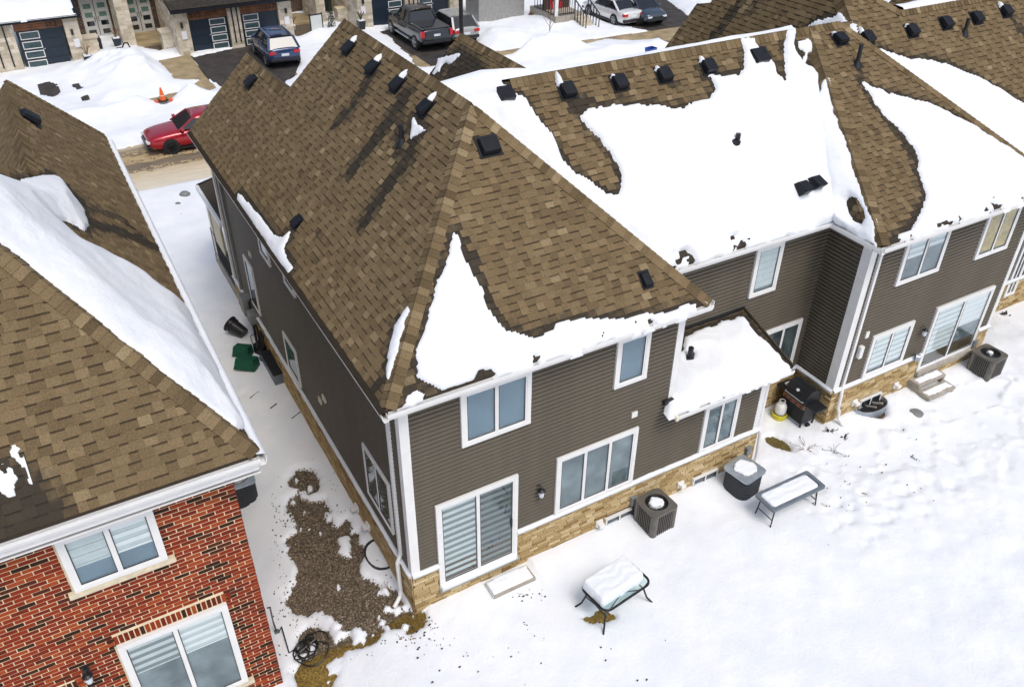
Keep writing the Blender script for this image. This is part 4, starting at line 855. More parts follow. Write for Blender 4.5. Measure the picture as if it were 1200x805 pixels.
R3 = Plane((11.24, -.39, 5.72), (1, 0, 0), (0, 4.67, 3.28)); hb, ht, hu, hq = (11.24, -.39, 5.72), (12.88, yr, zr), (13.9, yr, zr), (17.75, -.39, 5.72)
L3 = Plane(hb, (0, 1, 0), (1.64, 0, 3.28)); L3p = [hb, (11.24, 1.03, 5.72), ht]
R3p = [hb, hq, hu, ht]
roof3 = deck(H3, [R3p, L3p, [hq, (17.75, 1.0, 5.72), (17.0, 2.3, 6.3), hu]], name='roof')
S3 = R3.px((1011, 98), (1023, 104), (1049, 112), (1086, 121), (1124, 138), (1161, 160), (1200, 186), (1275, 226), (1262, 222), (1200, 240), (1130, 262), (1075, 279), (1060, 281), (1050, 281), (1054, 273), (1064, 270), (1070, 262), (1083, 243), (1084, 228), (1082, 222), (1077, 194), (1071, 175), (1060, 160), (1042, 140), (1027, 123), (1018, 108))
HD = L3.px((992, 234), (998, 229), (1008, 238), (1014, 255), (1010, 264), (1002, 260), (993, 248))
S3L = L3.px((966, 95), (969, 93), (980, 138), (989, 160), (1004, 209), (1010, 227), (1027, 268), (1027, 290), (1000, 275), (978, 262), (965, 200), (958, 120))
shingles(roof3, R3, R3.xyz(R3p), [S3], wet=[(R3.px((1008, 95), (1030, 125), (1060, 165), (1075, 195), (1083, 235), (1070, 262), (1040, 288)), .22, .85), (R3.px((1005, 78), (1008, 86)), .25, .7)])
shingles(roof3, L3, L3.xyz(L3p), [S3L], holes=[HD])
caps(roof3, hb, ht, (-2, 0, 1), (0, -.7, 1), wid=.22, e=.16); caps(roof3, hq, hu, (.85, 0, 1), (0, -.7, 1), wid=.13); caps(roof3, ht, hu, (0, -.7, 1), (0, .6, 1))
roofsnow(R3, [S3], label='long curved wedge of snow on the brown hip roof of the right hand townhouse', eave=.4, k=2, T=.16, res=.05, nz=.09)
roofsnow(L3, [S3L], holes=[HD], label='snow filling the valley to the left of the thick hip', k=3, T=.12, fill=(L3.uv((11.24, 1.03, 5.72)), L3.uv(ht), .5, .26), res=.045)
for a, b, s_ in ((983, 47, 1), ):
    _, (u_, v_) = roofvent(roof3, R3, a, b, size=(.33, .33, .18)); ventsnow(R3, u_ - .1, v_, .13, .06, 'snow cap on the vent beside the short ridge', seed=2)
pipe(roof3, R3, 1004, 77, h=.5)
fascia(H3, (11.24, -.39, 5.69), (17.75, -.39, 5.69), (0, -1, 0)); fascia(H3, (11.24, -.50, 5.688), (11.24, 1.0, 5.688), (-1, 0, 0)); soffit(H3, (11.24, -.39, 5.67), (17.75, -.39, 5.67), (0, 1, 0), w=.52); soffit(H3, (11.24, .1, 5.665), (11.24, 1.3, 5.665), (1, 0, 0), w=.47)
# tall part of the roof behind the ridge
def tall(house, dx=0.0):
    T = lambda p: (p[0] + dx, p[1], p[2])
    A, B_, C_, D_ = T((14.3, 4.28, 9.0)), T((14.72, 5.46, 9.83)), T((14.72, 9.1, 9.83)), T((16.1, 4.28, 9.0))
    LT = Plane(T((12.8, 4.28, 6.0)), (0, 1, 0), (1.5, 0, 3.0)); LTp = [T((12.8, 4.28, 6.0)), A, B_, C_, T((13.97, 9.1, 8.34)), T((13.97, 9.6, 8.34)), T((12.8, 10.4, 6.0))]
    RT = Plane(A, (1, 0, 0), (0, 1.18, .83)); RTp = [A, D_, B_]
    r = deck(house, [LTp, RTp, [D_, T((17.9, 4.3, 7.6)), T((17.9, 9.1, 7.2)), C_, B_]], name='tall_roof')
    return LT, LTp, RT, RTp, r, A, B_, C_, D_
LT, LTp, RT, RTp, roofT, A, B_, C_, D_ = tall(H3)
ST = LT.px((745, 80), (775, 69), (800, 62), (835, 58), (870, 52), (885, 47), (905, 40), (925, 37), (945, 34), (953, 26), (960, 22), (978, 21), (985, 14), (990, 20), (998, 30), (1004, 40), (960, 50), (900, 62), (800, 80))
shingles(roofT, LT, LT.xyz(LTp), [ST], wet=[(LT.px((868, 0), (845, 35), (835, 45)), .25, .7), (LT.px((890, 0), (878, 15)), .2, .6)])
shingles(roofT, RT, RT.xyz(RTp)); caps(roofT, A, B_, (-2, 0, 1), (0, -.7, 1), wid=.24, e=.16); caps(roofT, D_, B_, (.85, 0, 1), (0, -.7, 1))
roofsnow(LT, [ST], label='snow strip behind the ridge at the foot of the tall far roof', k=4, T=.14, res=.06, nz=.08)
m = MB(); m.box(12.8, 17.9, 10.2, 10.4, 0, 5.8); m.build('wall', 'siding', H3)
# ---- fourth townhouse
H4 = thing('far_townhouse', 'townhouse at the right edge whose brown rear roof carries a row of black vents', 'house', (21, 4, 0))
W4 = Wall((17.9, 1.4, 0), (1, 0, 0), (0, -1, 0)); p = slab(H4, W4, .01, 7, -.3, 5.62); siding(p, W4, .01, 7, BZ, 5.6); skirt(H4, W4, .06, 7)
q0, q1 = at(1176, 345, y=1.4), at(1204, 262, y=1.4)
window(H4, W4, max(.3, q0[0] - 17.9 - .1), 3.2, .62, 2.75, (1, 1), 'room', name='patio_door', proud=.065)
R4 = Plane((17.75, 1.03, 5.75), (1, 0, 0), (0, 1, 1)); R4p = [(16.9, 1.03, 5.75), (27, 1.03, 5.75), (27, yr, zr), (13.95, yr, zr)]
roof4 = deck(H4, [R4p, [(16, yr, zr), (27, yr, zr), (27, 9.7, 5.75), (16, 9.7, 5.75)]], name='roof')
S4 = R4.px((1017, 53), (1042, 62), (1064, 69), (1090, 70), (1109, 75), (1139, 88), (1168, 103), (1200, 122), (1275, 165), (1290, 300), (1200, 240), (1100, 160), (1040, 90))
shingles(roof4, R4, R4.xyz(R4p), [S4], wet=[(R4.px((1185, 20), (1195, 35), (1205, 42)), .2, .8), (R4.px((1017, 50), (1030, 56)), .15, .7)])
caps(roof4, (16.1, yr, zr), (27, yr, zr), (0, -1, 1), (0, .6, 1), wid=.13)
roofsnow(R4, [S4], label='smooth snow on the rear roof beyond the right hand hip', k=5, T=.15, res=.055, nz=.06)
for (a, b, l, lab) in ((1015, 45, .12, 'vent nearest the hip'), (1067, 37, .03, 'second vent in the far row'), (1107, 28, 0, ''), (1143, 22, 0, ''), (1177, 14, .1, 'vent at the right edge')):
    _, (u_, v_) = roofvent(roof4, R4, a, b, size=(.33, .33, .18))
    if l: ventsnow(R4, u_ - .12, v_, .13, l, 'snow cap on the ' + lab, seed=a % 5)
pipe(roof4, R4, 1130, 40, h=.4)
fascia(H4, (17.95, 1.03, 5.72), (27, 1.03, 5.72), (0, -1, 0))
m = MB(); rows = []
for k in range(60):
    x = 16.3 + 8 * k / 59; H = .10 + .07 * float(fnoise(x, 4, .9, 3, 2)); rows.append([m.vert(p) for p in ((x, yr + .03, zr), (x, yr + .1, zr + H * .8), (x, yr + .35, zr + H), (x, yr + 1.0, zr - .3), (x, yr + 1.6, zr - .9))])
for A_, B2_ in zip(rows, rows[1:]):
    for j in range(4): m.face([A_[j], B2_[j], B2_[j + 1], A_[j + 1]])
m.build('ridge_snow', 'snow', kind='stuff', label='line of snow behind the ridge at the top right', cat='snow', smooth=True)
q = at(1043, 12, y=9.3); H5 = thing('distant_townhouse', 'brown sloping roof of the next townhouse at the very top right corner', 'house', (29, 8, 0))
dx = 9.6
LT5, LTp5, RT5, RTp5, roof5, A5, B5, C5, D5 = tall(H5, dx)
shingles(roof5, LT5, LT5.xyz(LTp5)); shingles(roof5, RT5, RT5.xyz(RTp5))
m = MB(); m.box(22.6, 28, 5, 10, 0, 5.8); m.build('wall', 'siding', H5)
# ---- red brick house
HR = thing('brick_house', 'red brick house in the lower left corner under a brown hip roof', 'house', (-6, 5, -.45))
WA = Wall((-2.85, -.0, 0), (-1, 0, 0), (0, -1, 0)); zb = -.38
holes = [(1.22, 2.58, 4.02, 5.16), (.58, 2.36, .28, 2.50), (3.1, 5.2, .3, 1.86)]
p = slab(HR, WA, .0, 8.5, -.38, 5.45, m='mortar'); 
bricks(p, WA, 0, 8.5, zb, 5.42, 'redbrick', bl=.232, bh=.066, j=.017, out=.007, near=300, holes=[(1.22, 2.58, 3.90, 5.36), (.58, 2.36, .28, 2.70), (3.1, 5.2, .3, 2.07)])
def soldier(W, par, a0, a1, z0, h=.19):
    a = a0
    while a < a1 - .03:
        q = MB(); W.box(q, a, a + .064, z0, z0 + h, -.02, .009, (random.random(), 0, 0, 0)); q.build('brick', 'redbrick', par); a += .083
soldier(WA, p, 1.22, 2.58, 5.17); soldier(WA, p, .48, 2.46, 2.51); soldier(WA, p, 3.0, 5.3, 1.87)
# the brick return at the right
WAR = Wall((-2.85, 0, 0), (0, 1, 0), (1, 0, 0)); m = MB(); m.box(-3.05, -2.85, .2, 13.4, -.38, 5.45); pr = m.build('wall', 'mortar', HR); bricks(pr, WAR, .0, 4, zb, 5.42, 'redbrick', bl=.232, bh=.066, j=.017, out=.007)
m = MB(); m.box(-11.3, -2.84, .02, 13.4, -.9, -.385); m.build('foundation', 'concrete', HR)
m = MB(); m.box(-11.35, -2.80, -.055, .02, -.9, -.39); m.build('foundation', 'concrete', HR)
def redwin(a0, a1, z0, z1, cols, blinds, back, sill=True, name='window'):
    o = window(HR, WA, a0, a1, z0, z1, cols, back, blinds=blinds, frame='white', casing=.075, proud=.03, name=name)
    if sill:
        m = MB(); WA.box(m, a0 - .1, a1 + .1, z0 - .11, z0 - .005, 0, .085); m.build('stone_sill', 'cream', HR)
        m = MB(); WA.box(m, a0 + .02, a1 - .02, z0 - .004, z0 + .03, .02, .05); m.build('sill_strip', 'cream', HR)
    m = MB(); WA.box(m, a1 + .002, a1 + .035, z0, z1, -.01, .022); m.build('jamb_strip', 'cream', HR)
redwin(1.22, 2.58, 4.02, 5.15, (1, 1), [('blindw', .62, 'blindl'), ('blindl', .62, 'blindl')], 'roomb')
redwin(.58, 2.36, .28, 2.49, (1, 1), [('blindw', .36, 'blindl'), ('blindl', .36, 'blindg')], 'roomg', name='patio_door')
redwin(3.1, 5.2, .3, 1.86, (1, 1), [('blindl', .5, 'blindg')] * 2, 'roomg')
q = at(102, 788, y=-.05); sconce(HR, WA, -2.85 - q[0], q[2])
zR = 5.75; sR = 1.2
RR = Plane((-2.45, -.35, zR), (-1, 0, 0), (0, 1, sR)); RL = Plane((-2.45, -.35, zR), (0, 1, 0), (-1, 0, sR))
k0, k1, k2, k3, k4 = (-2.45, -.35, zR), (-6.8, 4.0, zR + sR * 4.35), (-4.33, 6.47, zR + sR * 1.88), (-4.33, 12.5, zR + sR * 1.88), (-2.5, 14.0, zR + sR * .05)
RRp = [k0, (-12, -.35, zR), (-12, 4.0, zR + sR * 4.35), k1]; RLp = [k0, k1, k2, k3, k4, (-2.45, 14.0, zR)]
GLr = Plane((-6.0, 6.47, zR + sR * .2), (0, 1, 0), (1, 0, sR)); GLrp = [(-6.0, 4.9, zR + sR * .21), k2, k3, (-6.0, 14.0, zR + sR * .21)]
roofR = deck(HR, [RRp, RLp, GLrp, [k1, (-12, 4, zR + sR * 4.35), (-12, 8.3, zR), (-6.15, 8.3, zR), k2]], name='roof')
S5 = RL.px((-60, 195), (0, 208), (18, 214), (30, 211), (48, 208), (60, 207), (69, 213), (78, 222), (86, 234), (95, 246), (103, 265), (98, 271), (89, 266), (75, 259), (64, 257), (72, 266), (89, 281), (119, 296), (134, 305), (161, 323), (185, 341), (209, 359), (221, 368), (228, 386), (236, 401), (250, 430), (267, 466), (279, 486), (285, 501), (275, 505), (250, 484), (215, 460), (190, 442), (160, 415), (143, 404), (104, 370), (69, 343), (30, 307), (0, 286), (-60, 245))
S5b = RR.px((-30, 538), (0, 545), (12, 547), (22, 556), (28, 566), (24, 574), (10, 581), (-30, 592))
cand = []
shingles(roofR, RR, RR.xyz(RRp), [S5b], wet=[(RR.px((-40, 525), (0, 530), (35, 543), (60, 568), (78, 590), (90, 615), (-40, 660), (-40, 525)), .5, 1.0)], cand=cand, e=.15)
shingles(roofR, RL, RL.xyz(RLp), [S5], wet=[(RL.px((60, 205), (88, 230), (105, 262), (150, 275), (185, 292)), .3, .95), (RL.px((90, 240), (140, 255), (180, 290)), .22, .7)], cand=cand)
finish_shingles(cand); shingles(roofR, GLr, GLr.xyz(GLrp))
caps(roofR, np.array(k0) + .02, k1, (sR, 0, 1), (0, -sR, 1), wid=.17); caps(roofR, k2, k3, (sR, 0, 1), (-sR, 0, 1), wid=.17); caps(roofR, k4, k3, (sR, 0, 1), (0, .4, 1), wid=.08)
roofsnow(RL, [S5], label='long deep drift of snow on the side slope of the red brick house', k=6, T=.3, res=.05, nz=.05, edge=.25)
roofsnow(RR, [S5b], label='last scrap of snow at the left edge of the brick house roof', T=.02, res=.02, nz=.9, edge=.2, k=1)
roofvent(roofR, RL, 34, 140, size=(.4, .4, .17))
fascia(HR, (-2.45, -.35, zR - .03), (-12, -.35, zR - .03), (0, -1, 0)); fascia(HR, (-2.45, -.46, zR - .031), (-2.45, 14.0, zR - .031), (1, 0, 0)); soffit(HR, (-12, -.35, zR - .25), (-2.45, -.35, zR - .25), (0, 1, 0)); soffit(HR, (-2.46, .0, zR - .25), (-2.46, 14, zR - .25), (-1, 0, 0), w=.38)
m = MB(); m.box(-12, -2.47, -.37, -.345, zR - .3, zR - .05); m.box(-2.475, -2.45, -.345, 14, zR - .3, zR - .05); m.build('fascia_board', 'white', HR)
m = MB(); rows = []
for k in range(100):
    y = -.4 + 14.2 * k / 99; q = float(fnoise(y, 9, .6, 3, 3)); rows.append([m.vert(p) for p in ((-2.46, y, zR - .06), (-2.47, y, zR + .04 + .02 * q), (-2.38, y, zR + .02 + .02 * q), (-2.33, y, zR - .02 + .01 * q), (-2.34, y, zR - .05))])
for A_, B2_ in zip(rows, rows[1:]):
    for j in range(4): m.face([A_[j], A_[j + 1], B2_[j + 1], B2_[j]])
m.build('gutter_snow', 'snow', HR, kind='stuff', smooth=True)
WORLD[0] = False
# ================================================================== THINGS IN THE YARDS
def condenser(name_label, x, y, z, rz, W=.69, H=.78, mt='acgrey', horiz=False, round_=.10, snowlump=True, fan=True):
    t = thing('air_conditioner', name_label, 'air conditioner', (x, y, z), rz)
    def rr(w, r, n=5):
        P = []
        for cx_, cy_, a0 in ((w - r, w - r, 0), (-w + r, w - r, 90), (-w + r, -w + r, 180), (w - r, -w + r, 270)):
            for k in range(n + 1): a = math.radians(a0 + 90 * k / n); P.append((cx_ + r * math.cos(a), cy_ + r * math.sin(a)))
        return P
    w = W / 2; A = rr(w - .032, round_); m = MB(); m.prism([(a, b, .04) for a, b in A], (0, 0, H - .1)); m.build('body', 'acdark' if horiz else 'black', t)
    if horiz:
        for k in range(9):
            z_ = .10 + k * (H - .2) / 9; B = rr(w, round_ + .01); m = MB(); m.prism([(a, b, z_) for a, b in B], (0, 0, .035)); m.build('louvre', mt, t)
    else:
        m = MB(); B = rr(w, round_)
        for sx in (-1, 1):
            for k in range(9):
                u = -w + round_ + .02 + k * (2 * w - 2 * round_ - .04) / 8
                for q in range(2):
                    a, b = (u, sx * w) if q else (sx * w, u)
                    o = MB(); o.box(a - (.010 if q else .03), a + (.010 if q else .002), b - (.03 if q else .010), b + (.002 if q else .010), .08, H - .07) if sx > 0 else o.box(a - (.010 if q else .002), a + (.010 if q else .03), b - (.002 if q else .010), b + (.03 if q else .010), .08, H - .07); o.build('louvre', mt, t)
        for sx in (-1, 1):
            for sy2 in (-1, 1): o = MB(); o.tube([(sx * (w - round_ * .75), sy2 * (w - round_ * .75), .06), (sx * (w - round_ * .75), sy2 * (w - round_ * .75), H - .05)], round_ * .85, 12); o.build('corner_post', mt, t)
    m = MB(); m.prism([(a, b, 0) for a, b in rr(w + .01, round_ + .01)], (0, 0, .06)); m.build('base_pan', mt, t)
    # top: a ring plate round the fan opening
    n = 48; R = w * .76; B = rr(w + .012, round_ + .012, 11); m = MB(); ang = lambda p: math.atan2(p[1], p[0])
    B = [((w + .012) / (abs(math.cos(a)) ** 9 + abs(math.sin(a)) ** 9) ** (1 / 9) * math.cos(a), (w + .012) / (abs(math.cos(a)) ** 9 + abs(math.sin(a)) ** 9) ** (1 / 9) * math.sin(a)) for a in np.linspace(-math.pi, math.pi, 48, endpoint=False)]; out1 = [m.vert((a, b, H - .07)) for a, b in B]; out2 = [m.vert((a, b, H - .015)) for a, b in B]; nb = len(B)
    inn2 = [m.vert((R * math.cos(ang(p)), R * math.sin(ang(p)), H)) for p in B]; inn1 = [m.vert((R * math.cos(ang(p)), R * math.sin(ang(p)), H - .12)) for p in B]
    for k in range(nb):
        j = (k + 1) % nb; m.face([out1[k], out1[j], out2[j], out2[k]]); m.face([out2[k], out2[j], inn2[j], inn2[k]]); m.face([inn2[k], inn2[j], inn1[j], inn1[k]])
    m.build('top_cover', 'steel' if horiz else mt, t)
    m = MB(); m.lathe([(R, H - .13), (R, H - .12)], 24); m.build('fan_well', 'black', t)
    for r_ in (.3, .5, .7, .9): m = MB(); m.tube([(R * r_ * math.cos(a), R * r_ * math.sin(a), H - .008) for a in np.linspace(0, 2 * math.pi, 24, endpoint=False)], .006, 4, closed=True); m.build('guard_ring', 'blackm', t)
    m = MB(); m.lathe([(.07, H - .1), (.07, H - .03), (.02, H - .02)], 14); m.build('fan_motor', 'black', t)
    for k in range(4):
        a = math.pi / 2 * k + .3; m = MB(); m.bar((0, 0, H - .075), (R * .9 * math.cos(a), R * .9 * math.sin(a), H - .085), .14, .008); m.build('fan_blade', 'blackm', t)
    if not horiz: m = MB(); m.box(w - .02, w + .016, -w * .2, w * .4, H * .62, H * .82); m.build('data_plate', 'plate', t)
    if snowlump:
        s = snowlump if snowlump is not True else 1; P = [(R * s * .75 * math.cos(a) * random.uniform(.75, 1.1), R * s * .75 * math.sin(a) * random.uniform(.75, 1.1)) for a in np.linspace(0, 2 * math.pi, 12, endpoint=False)]
        pl = Plane((0, 0, H - .03), (1, 0, 0), (0, 1, 0)); o = roofsnow(pl, [P], T=.03, res=.02, nz=.05, edge=.04, tn=.3, full=True, name='snow_cap', label='patch of snow on top of the ' + name_label.split(' air')[0] + ' condenser'); o.location = (x, y, z); o.rotation_euler = (0, 0, rz)
    return t
c_ = at(769.5, 588, z=.80)
condenser('taupe air conditioner with vertical louvres below the three part window', c_[0], c_[1], .02, .06, snowlump=.8)
c_ = at(873, 549, z=.76)
condenser('dark round cornered air conditioner under the lean-to window', c_[0], c_[1], .04, .15, W=.72, H=.74, mt='acdark', horiz=True, round_=.2, snowlump=1.35)
c_ = at(1161, 413, z=.80)
condenser('taupe air conditioner at the corner beyond the concrete steps', c_[0], c_[1], .02, .05, snowlump=.4)
c_ = at(288, 552, z=.45)
condenser('dark air conditioner tucked behind the red brick corner', -2.2, c_[1], -.42, .0, W=.7, H=.8, mt='acdark', horiz=True, round_=.15, snowlump=1.0)
# pipes and meter boxes by the condensers
for (a, b, lab, dx_) in ((741, 585, 'grey switch box on the stone by the taupe condenser', .0), (875, 527, 'grey switch box on the stone above the dark condenser', 0), (1140, 402, 'grey switch box on the stone by the far condenser', 0)):
    P = at(a, b, y=-.06 if a < 1000 else .09); t = thing('switch_box', lab, 'switch box', (P[0], P[1], P[2]))
    m = MB(); m.box(-.07, .07, -.09, 0, -.12, .12); m.build('case', 'hoodgrey', t, bevel=.008); m = MB(); m.box(-.078, .078, -.10, 0, .10, .13); m.build('lid', 'hoodgrey', t)
    m = MB(); m.tube([(0, -.05, -.12), (0, -.06, -.4), (.12, -.2, -.55), (.3, -.34, -.45)], .022, 6); m.build('conduit', 'black', t)
# glass patio table
TC = [at(680, 689, z=.72), at(709.5, 717, z=.72), at(763, 684, z=.72), at(733.7, 652, z=.72)]
ctr = sum(TC) / 4; ux = ((TC[2] - TC[1]) + (TC[3] - TC[0])) / 2; uy = ((TC[3] - TC[2]) + (TC[0] - TC[1])) / 2; LX, LY = np.linalg.norm(ux), np.linalg.norm(uy); rz = math.atan2(ux[1], ux[0])
def rrect(a, b, r, n=6):
    P = []
    for cx_, cy_, a0 in ((a - r, b - r, 0), (-a + r, b - r, 90), (-a + r, -b + r, 180), (a - r, -b + r, 270)):
        for k in range(n + 1): t_ = math.radians(a0 + 90 * k / n); P.append((cx_ + r * math.cos(t_), cy_ + r * math.sin(t_)))
    return P
t = thing('glass_patio_table', 'glass patio table with black metal frame and a thick slab of snow on it', 'table', (ctr[0], ctr[1], .04), rz)
a_, b_ = LX / 2, LY / 2; m = MB(); m.tube([(x, y, .68) for x, y in rrect(a_, b_, .16)], .026, 8, closed=True); m.build('rim', 'blackm', t)
m = MB(); m.prism([(x, y, .683) for x, y in rrect(a_ - .025, b_ - .025, .14)], (0, 0, .008)); m.build('glass_top', 'tglass', t)
for sx in (-1, 1):
    for s2 in (-1, 1):
        m = MB(); m.tube([(sx * (a_ - .06), s2 * (b_ - .05), .66), (sx * (a_ - .10), s2 * (b_ - .10), .45), (sx * (a_ - .04), s2 * (b_ - .04), .2), (sx * (a_ + .07), s2 * (b_ + .06), .03)], .020, 7); o = m.build('leg', 'blackm', t)
        m = MB(); m.lathe([(.026, 0), (.03, .03), (.018, .06)], 8, (sx * (a_ + .07), s2 * (b_ + .06), -.01)); m.build('foot', 'black', o)
for sx in (-1, 1): m = MB(); m.tube([(sx * (a_ - .09), -b_ + .1, .42), (sx * (a_ - .09), 0, .47), (sx * (a_ - .09), b_ - .1, .42)], .012, 6); m.build('brace', 'blackm', t)
for s2 in (-1, 1): m = MB(); m.tube([(-a_ + .1, s2 * (b_ - .09), .44), (0, s2 * (b_ - .2), .64), (a_ - .1, s2 * (b_ - .09), .44)], .012, 6); m.build('brace', 'blackm', t)
pl = Plane((0, 0, .735), (1, 0, 0), (0, 1, 0)); P = [(x - .02, y + .07) for x, y in rrect(a_ * .92, b_ * .82, .07)]
o = roofsnow(pl, [P], T=.17, res=.02, nz=.008, edge=.05, tn=.15, full=True, name='snow_slab', label='thick slab of snow on the glass patio table', k=2); o.location = (ctr[0], ctr[1], 0); o.rotation_euler = (0, 0, rz)
# grey folding table
TC = [at(884.5, 580, z=.74), at(906, 599, z=.74), at(968, 571, z=.74), at(945.5, 551, z=.74)]
ctr = sum(TC) / 4; ux = ((TC[2] - TC[1]) + (TC[3] - TC[0])) / 2; uy = ((TC[3] - TC[2]) + (TC[0] - TC[1])) / 2; LX, LY = np.linalg.norm(ux), np.linalg.norm(uy); rz = math.atan2(ux[1], ux[0]); a_, b_ = LX / 2, LY / 2
t = thing('folding_table', 'slate grey plastic table holding a flat sheet of snow', 'table', (ctr[0], ctr[1], .03), rz)
m = MB(); m.prism([(x, y, .66) for x, y in rrect(a_, b_, .05)], (0, 0, .04)); m.build('tabletop', 'grey', t, bevel=.008)
O_ = rrect(a_, b_, .05); I_ = rrect(a_ - .09, b_ - .09, .05); m = MB(); o1 = [m.vert((x, y, .702)) for x, y in O_]; o2 = [m.vert((x, y, .735)) for x, y in O_]; i2 = [m.vert((x, y, .735)) for x, y in I_]; i1 = [m.vert((x, y, .702)) for x, y in I_]
for k in range(len(O_)):
    j = (k + 1) % len(O_); m.face([o1[k], o1[j], o2[j], o2[k]]); m.face([o2[k], o2[j], i2[j], i2[k]]); m.face([i2[k], i2[j], i1[j], i1[k]])
m.build('rim', 'grey', t)
for sx in (-1, 1):
    for s2 in (-1, 1): m = MB(); m.tube([(sx * (a_ - .16), s2 * (b_ - .09), .66), (sx * (a_ - .10), s2 * (b_ - .05), 0)], .016, 7); m.build('leg', 'blackm', t)
    m = MB(); m.tube([(sx * (a_ - .13), -b_ + .08, .3), (sx * (a_ - .13), b_ - .08, .3)], .012, 6); m.build('crossbar', 'blackm', t)
pl = Plane((0, 0, .715), (1, 0, 0), (0, 1, 0)); P = [(x - .03, y) for x, y in rrect(a_ * .88, b_ * .78, .08)]
o = roofsnow(pl, [P], T=.06, res=.022, nz=.02, edge=.06, full=True, tn=.4, name='snow_slab', label='flat sheet of snow on the grey folding table', k=1); o.location = (ctr[0], ctr[1], 0); o.rotation_euler = (0, 0, rz)
# barbecue, its back to the side wall
P0_, P1_ = at(917, 468, z=.88), at(960, 492, z=.84); yc = (P0_[1] + P1_[1]) / 2; hw = .66
t = thing('barbecue', 'black gas barbecue with side shelves standing in the corner against the stone', 'barbecue', (11.28, .66, .06), math.pi)   # +x front
def lb(name, mt, *bx, par=None, bevel=.01): m = MB(); m.box(*bx); return m.build(name, mt, par or t, bevel=bevel)
lb('cabinet', 'black', -.24, .24, -.36, .36, .14, .72)
for s in (-1, 1): lb('door_panel', 'vent', .24, .255, min(s * .355, s * .005), max(s * .355, s * .005), .16, .62)
lb('control_panel', 'wood', .24, .29, -.36, .36, .63, .75)
for k in range(4): m = MB(); m.tube([(.29, -.27 + k * .18, .69), (.32, -.27 + k * .18, .69)], .028, 10); m.build('knob', 'black', t)
lb('side_shelf', 'black', -.2, .22, -.70, -.37, .74, .78); lb('side_shelf', 'black', -.2, .22, .37, .70, .74, .78)
m = MB(); prof = [(-.26, .75), (-.28, .95), (-.2, 1.08), (-.05, 1.14), (.12, 1.10), (.24, .98), (.28, .78), (.28, .75)]
m.prism([(x, -.36, z) for x, z in prof], (0, .72, 0)); o = m.build('hood', 'black', t, bevel=.015)
m = MB(); m.tube([(.29, -.3, .86), (.335, -.29, .87), (.335, .29, .87), (.29, .3, .86)], .014, 8); m.build('hood_handle', 'steel', o)
m = MB(); m.tube([(.20, 0, 1.02), (.225, 0, 1.045)], .04, 14); m.build('thermometer', 'lens', o)
for sx in (-1, 1):
    for s2 in (-1, 1): m = MB(); m.bar((sx * .22, s2 * .34, 0), (sx * .22, s2 * .34, .74), .04); m.build('leg', 'blackm', t)
lb('bottom_shelf', 'steel', -.22, .24, -.34, .34, .08, .12)
m = MB(); m.tube([(-.0, .42, .06), (-.0, .36, .06)], .07, 12); m.build('wheel', 'tyre', t)
pl = Plane((11.35, 1.12, .86), (1, 0, 0), (0, 1, 0)); roofsnow(pl, [[(-.14, -.1), (.1, -.12), (.12, .08), (-.1, .12)]], T=.07, res=.02, nz=.02, edge=.06, name='snow_cap', label='lump of snow on the left side shelf of the barbecue')
P = at(912, 491, z=.0); t = thing('gas_cylinder', 'white propane cylinder in a yellow base left of the barbecue', 'gas cylinder', (P[0], P[1], .08))
m = MB(); m.lathe([(.10, .10), (.14, .14), (.15, .22), (.15, .36), (.12, .44), (.05, .48)], 18); m.build('tank', 'white', t, smooth=True)
m = MB(); m.tube([(.075 * math.cos(a), .075 * math.sin(a), .54) for a in np.linspace(0, 2 * math.pi, 14, endpoint=False)], .012, 6, closed=True); m.build('collar', 'white', t)
m = MB(); m.lathe([(.03, .47), (.03, .56)], 8); m.build('valve', 'black', t)
m = MB(); m.lathe([(.19, 0), (.20, .14), (.17, .15), (.16, .02)], 18); m.build('base', 'yellow', t)
# concrete steps
t = thing('concrete_steps', 'two precast concrete steps below the patio door on the right', 'steps', (15.7, -.25, 0), .0)
q = [at(1073, 449, z=.42), at(1105, 436, z=.42), at(1114, 457, z=.24), at(1089, 471, z=.24)]
x0_, x1_ = q[0][0] - 15.7, q[1][0] - 15.7
for k, (z1_, y0_, y1_) in enumerate(((.42, -.02, .34), (.24, -.40, -.02))):
    o = MB(); o.box(x0_, x1_, y0_, y1_, z1_ - .09, z1_); o = o.build('tread', 'concrete', t, bevel=.012)
for sx in (x0_ + .06, x1_ - .06):
    m = MB(); m.prism([(sx - .04, -.38, 0), (sx - .04, .34, 0), (sx - .04, .34, .33), (sx - .04, -.02, .33), (sx - .04, -.02, .15), (sx - .04, -.38, .15)], (.08, 0, 0)); m.build('stringer', 'concrete', t)
for k, (z_, yy, lab) in enumerate(((.42, .14, 'upper'), (.24, -.22, 'lower'))):
    pl = Plane((15.7 + (x0_ + x1_) / 2, -.25 + yy, z_ - .015), (1, 0, 0), (0, 1, 0)); hw_ = (x1_ - x0_) / 2 - .07
    roofsnow(pl, [[(-hw_, -.10), (hw_, -.10), (hw_, .12), (-hw_, .12)]], T=.05, res=.025, nz=.03, edge=.06, name='step_snow', label='snow left on the %s concrete step' % lab, k=k)
q = [at(563.5, 673, z=.28), at(609, 660, z=.28)]
t = thing('concrete_step', 'single snow covered concrete step below the blinds door near the corner', 'step', (2.0, -.45, 0))
m = MB(); m.box(-.50, .50, -.14, .26, .0, .22); m.build('slab', 'concrete', t, bevel=.01)
pl = Plane((2.0, -.42, .205), (1, 0, 0), (0, 1, 0)); roofsnow(pl, [[(-.49, -.14), (.45, -.15), (.5, .24), (-.5, .24)]], T=.09, res=.03, nz=.03, edge=.08, name='step_snow', label='wedge of snow on the single concrete step')
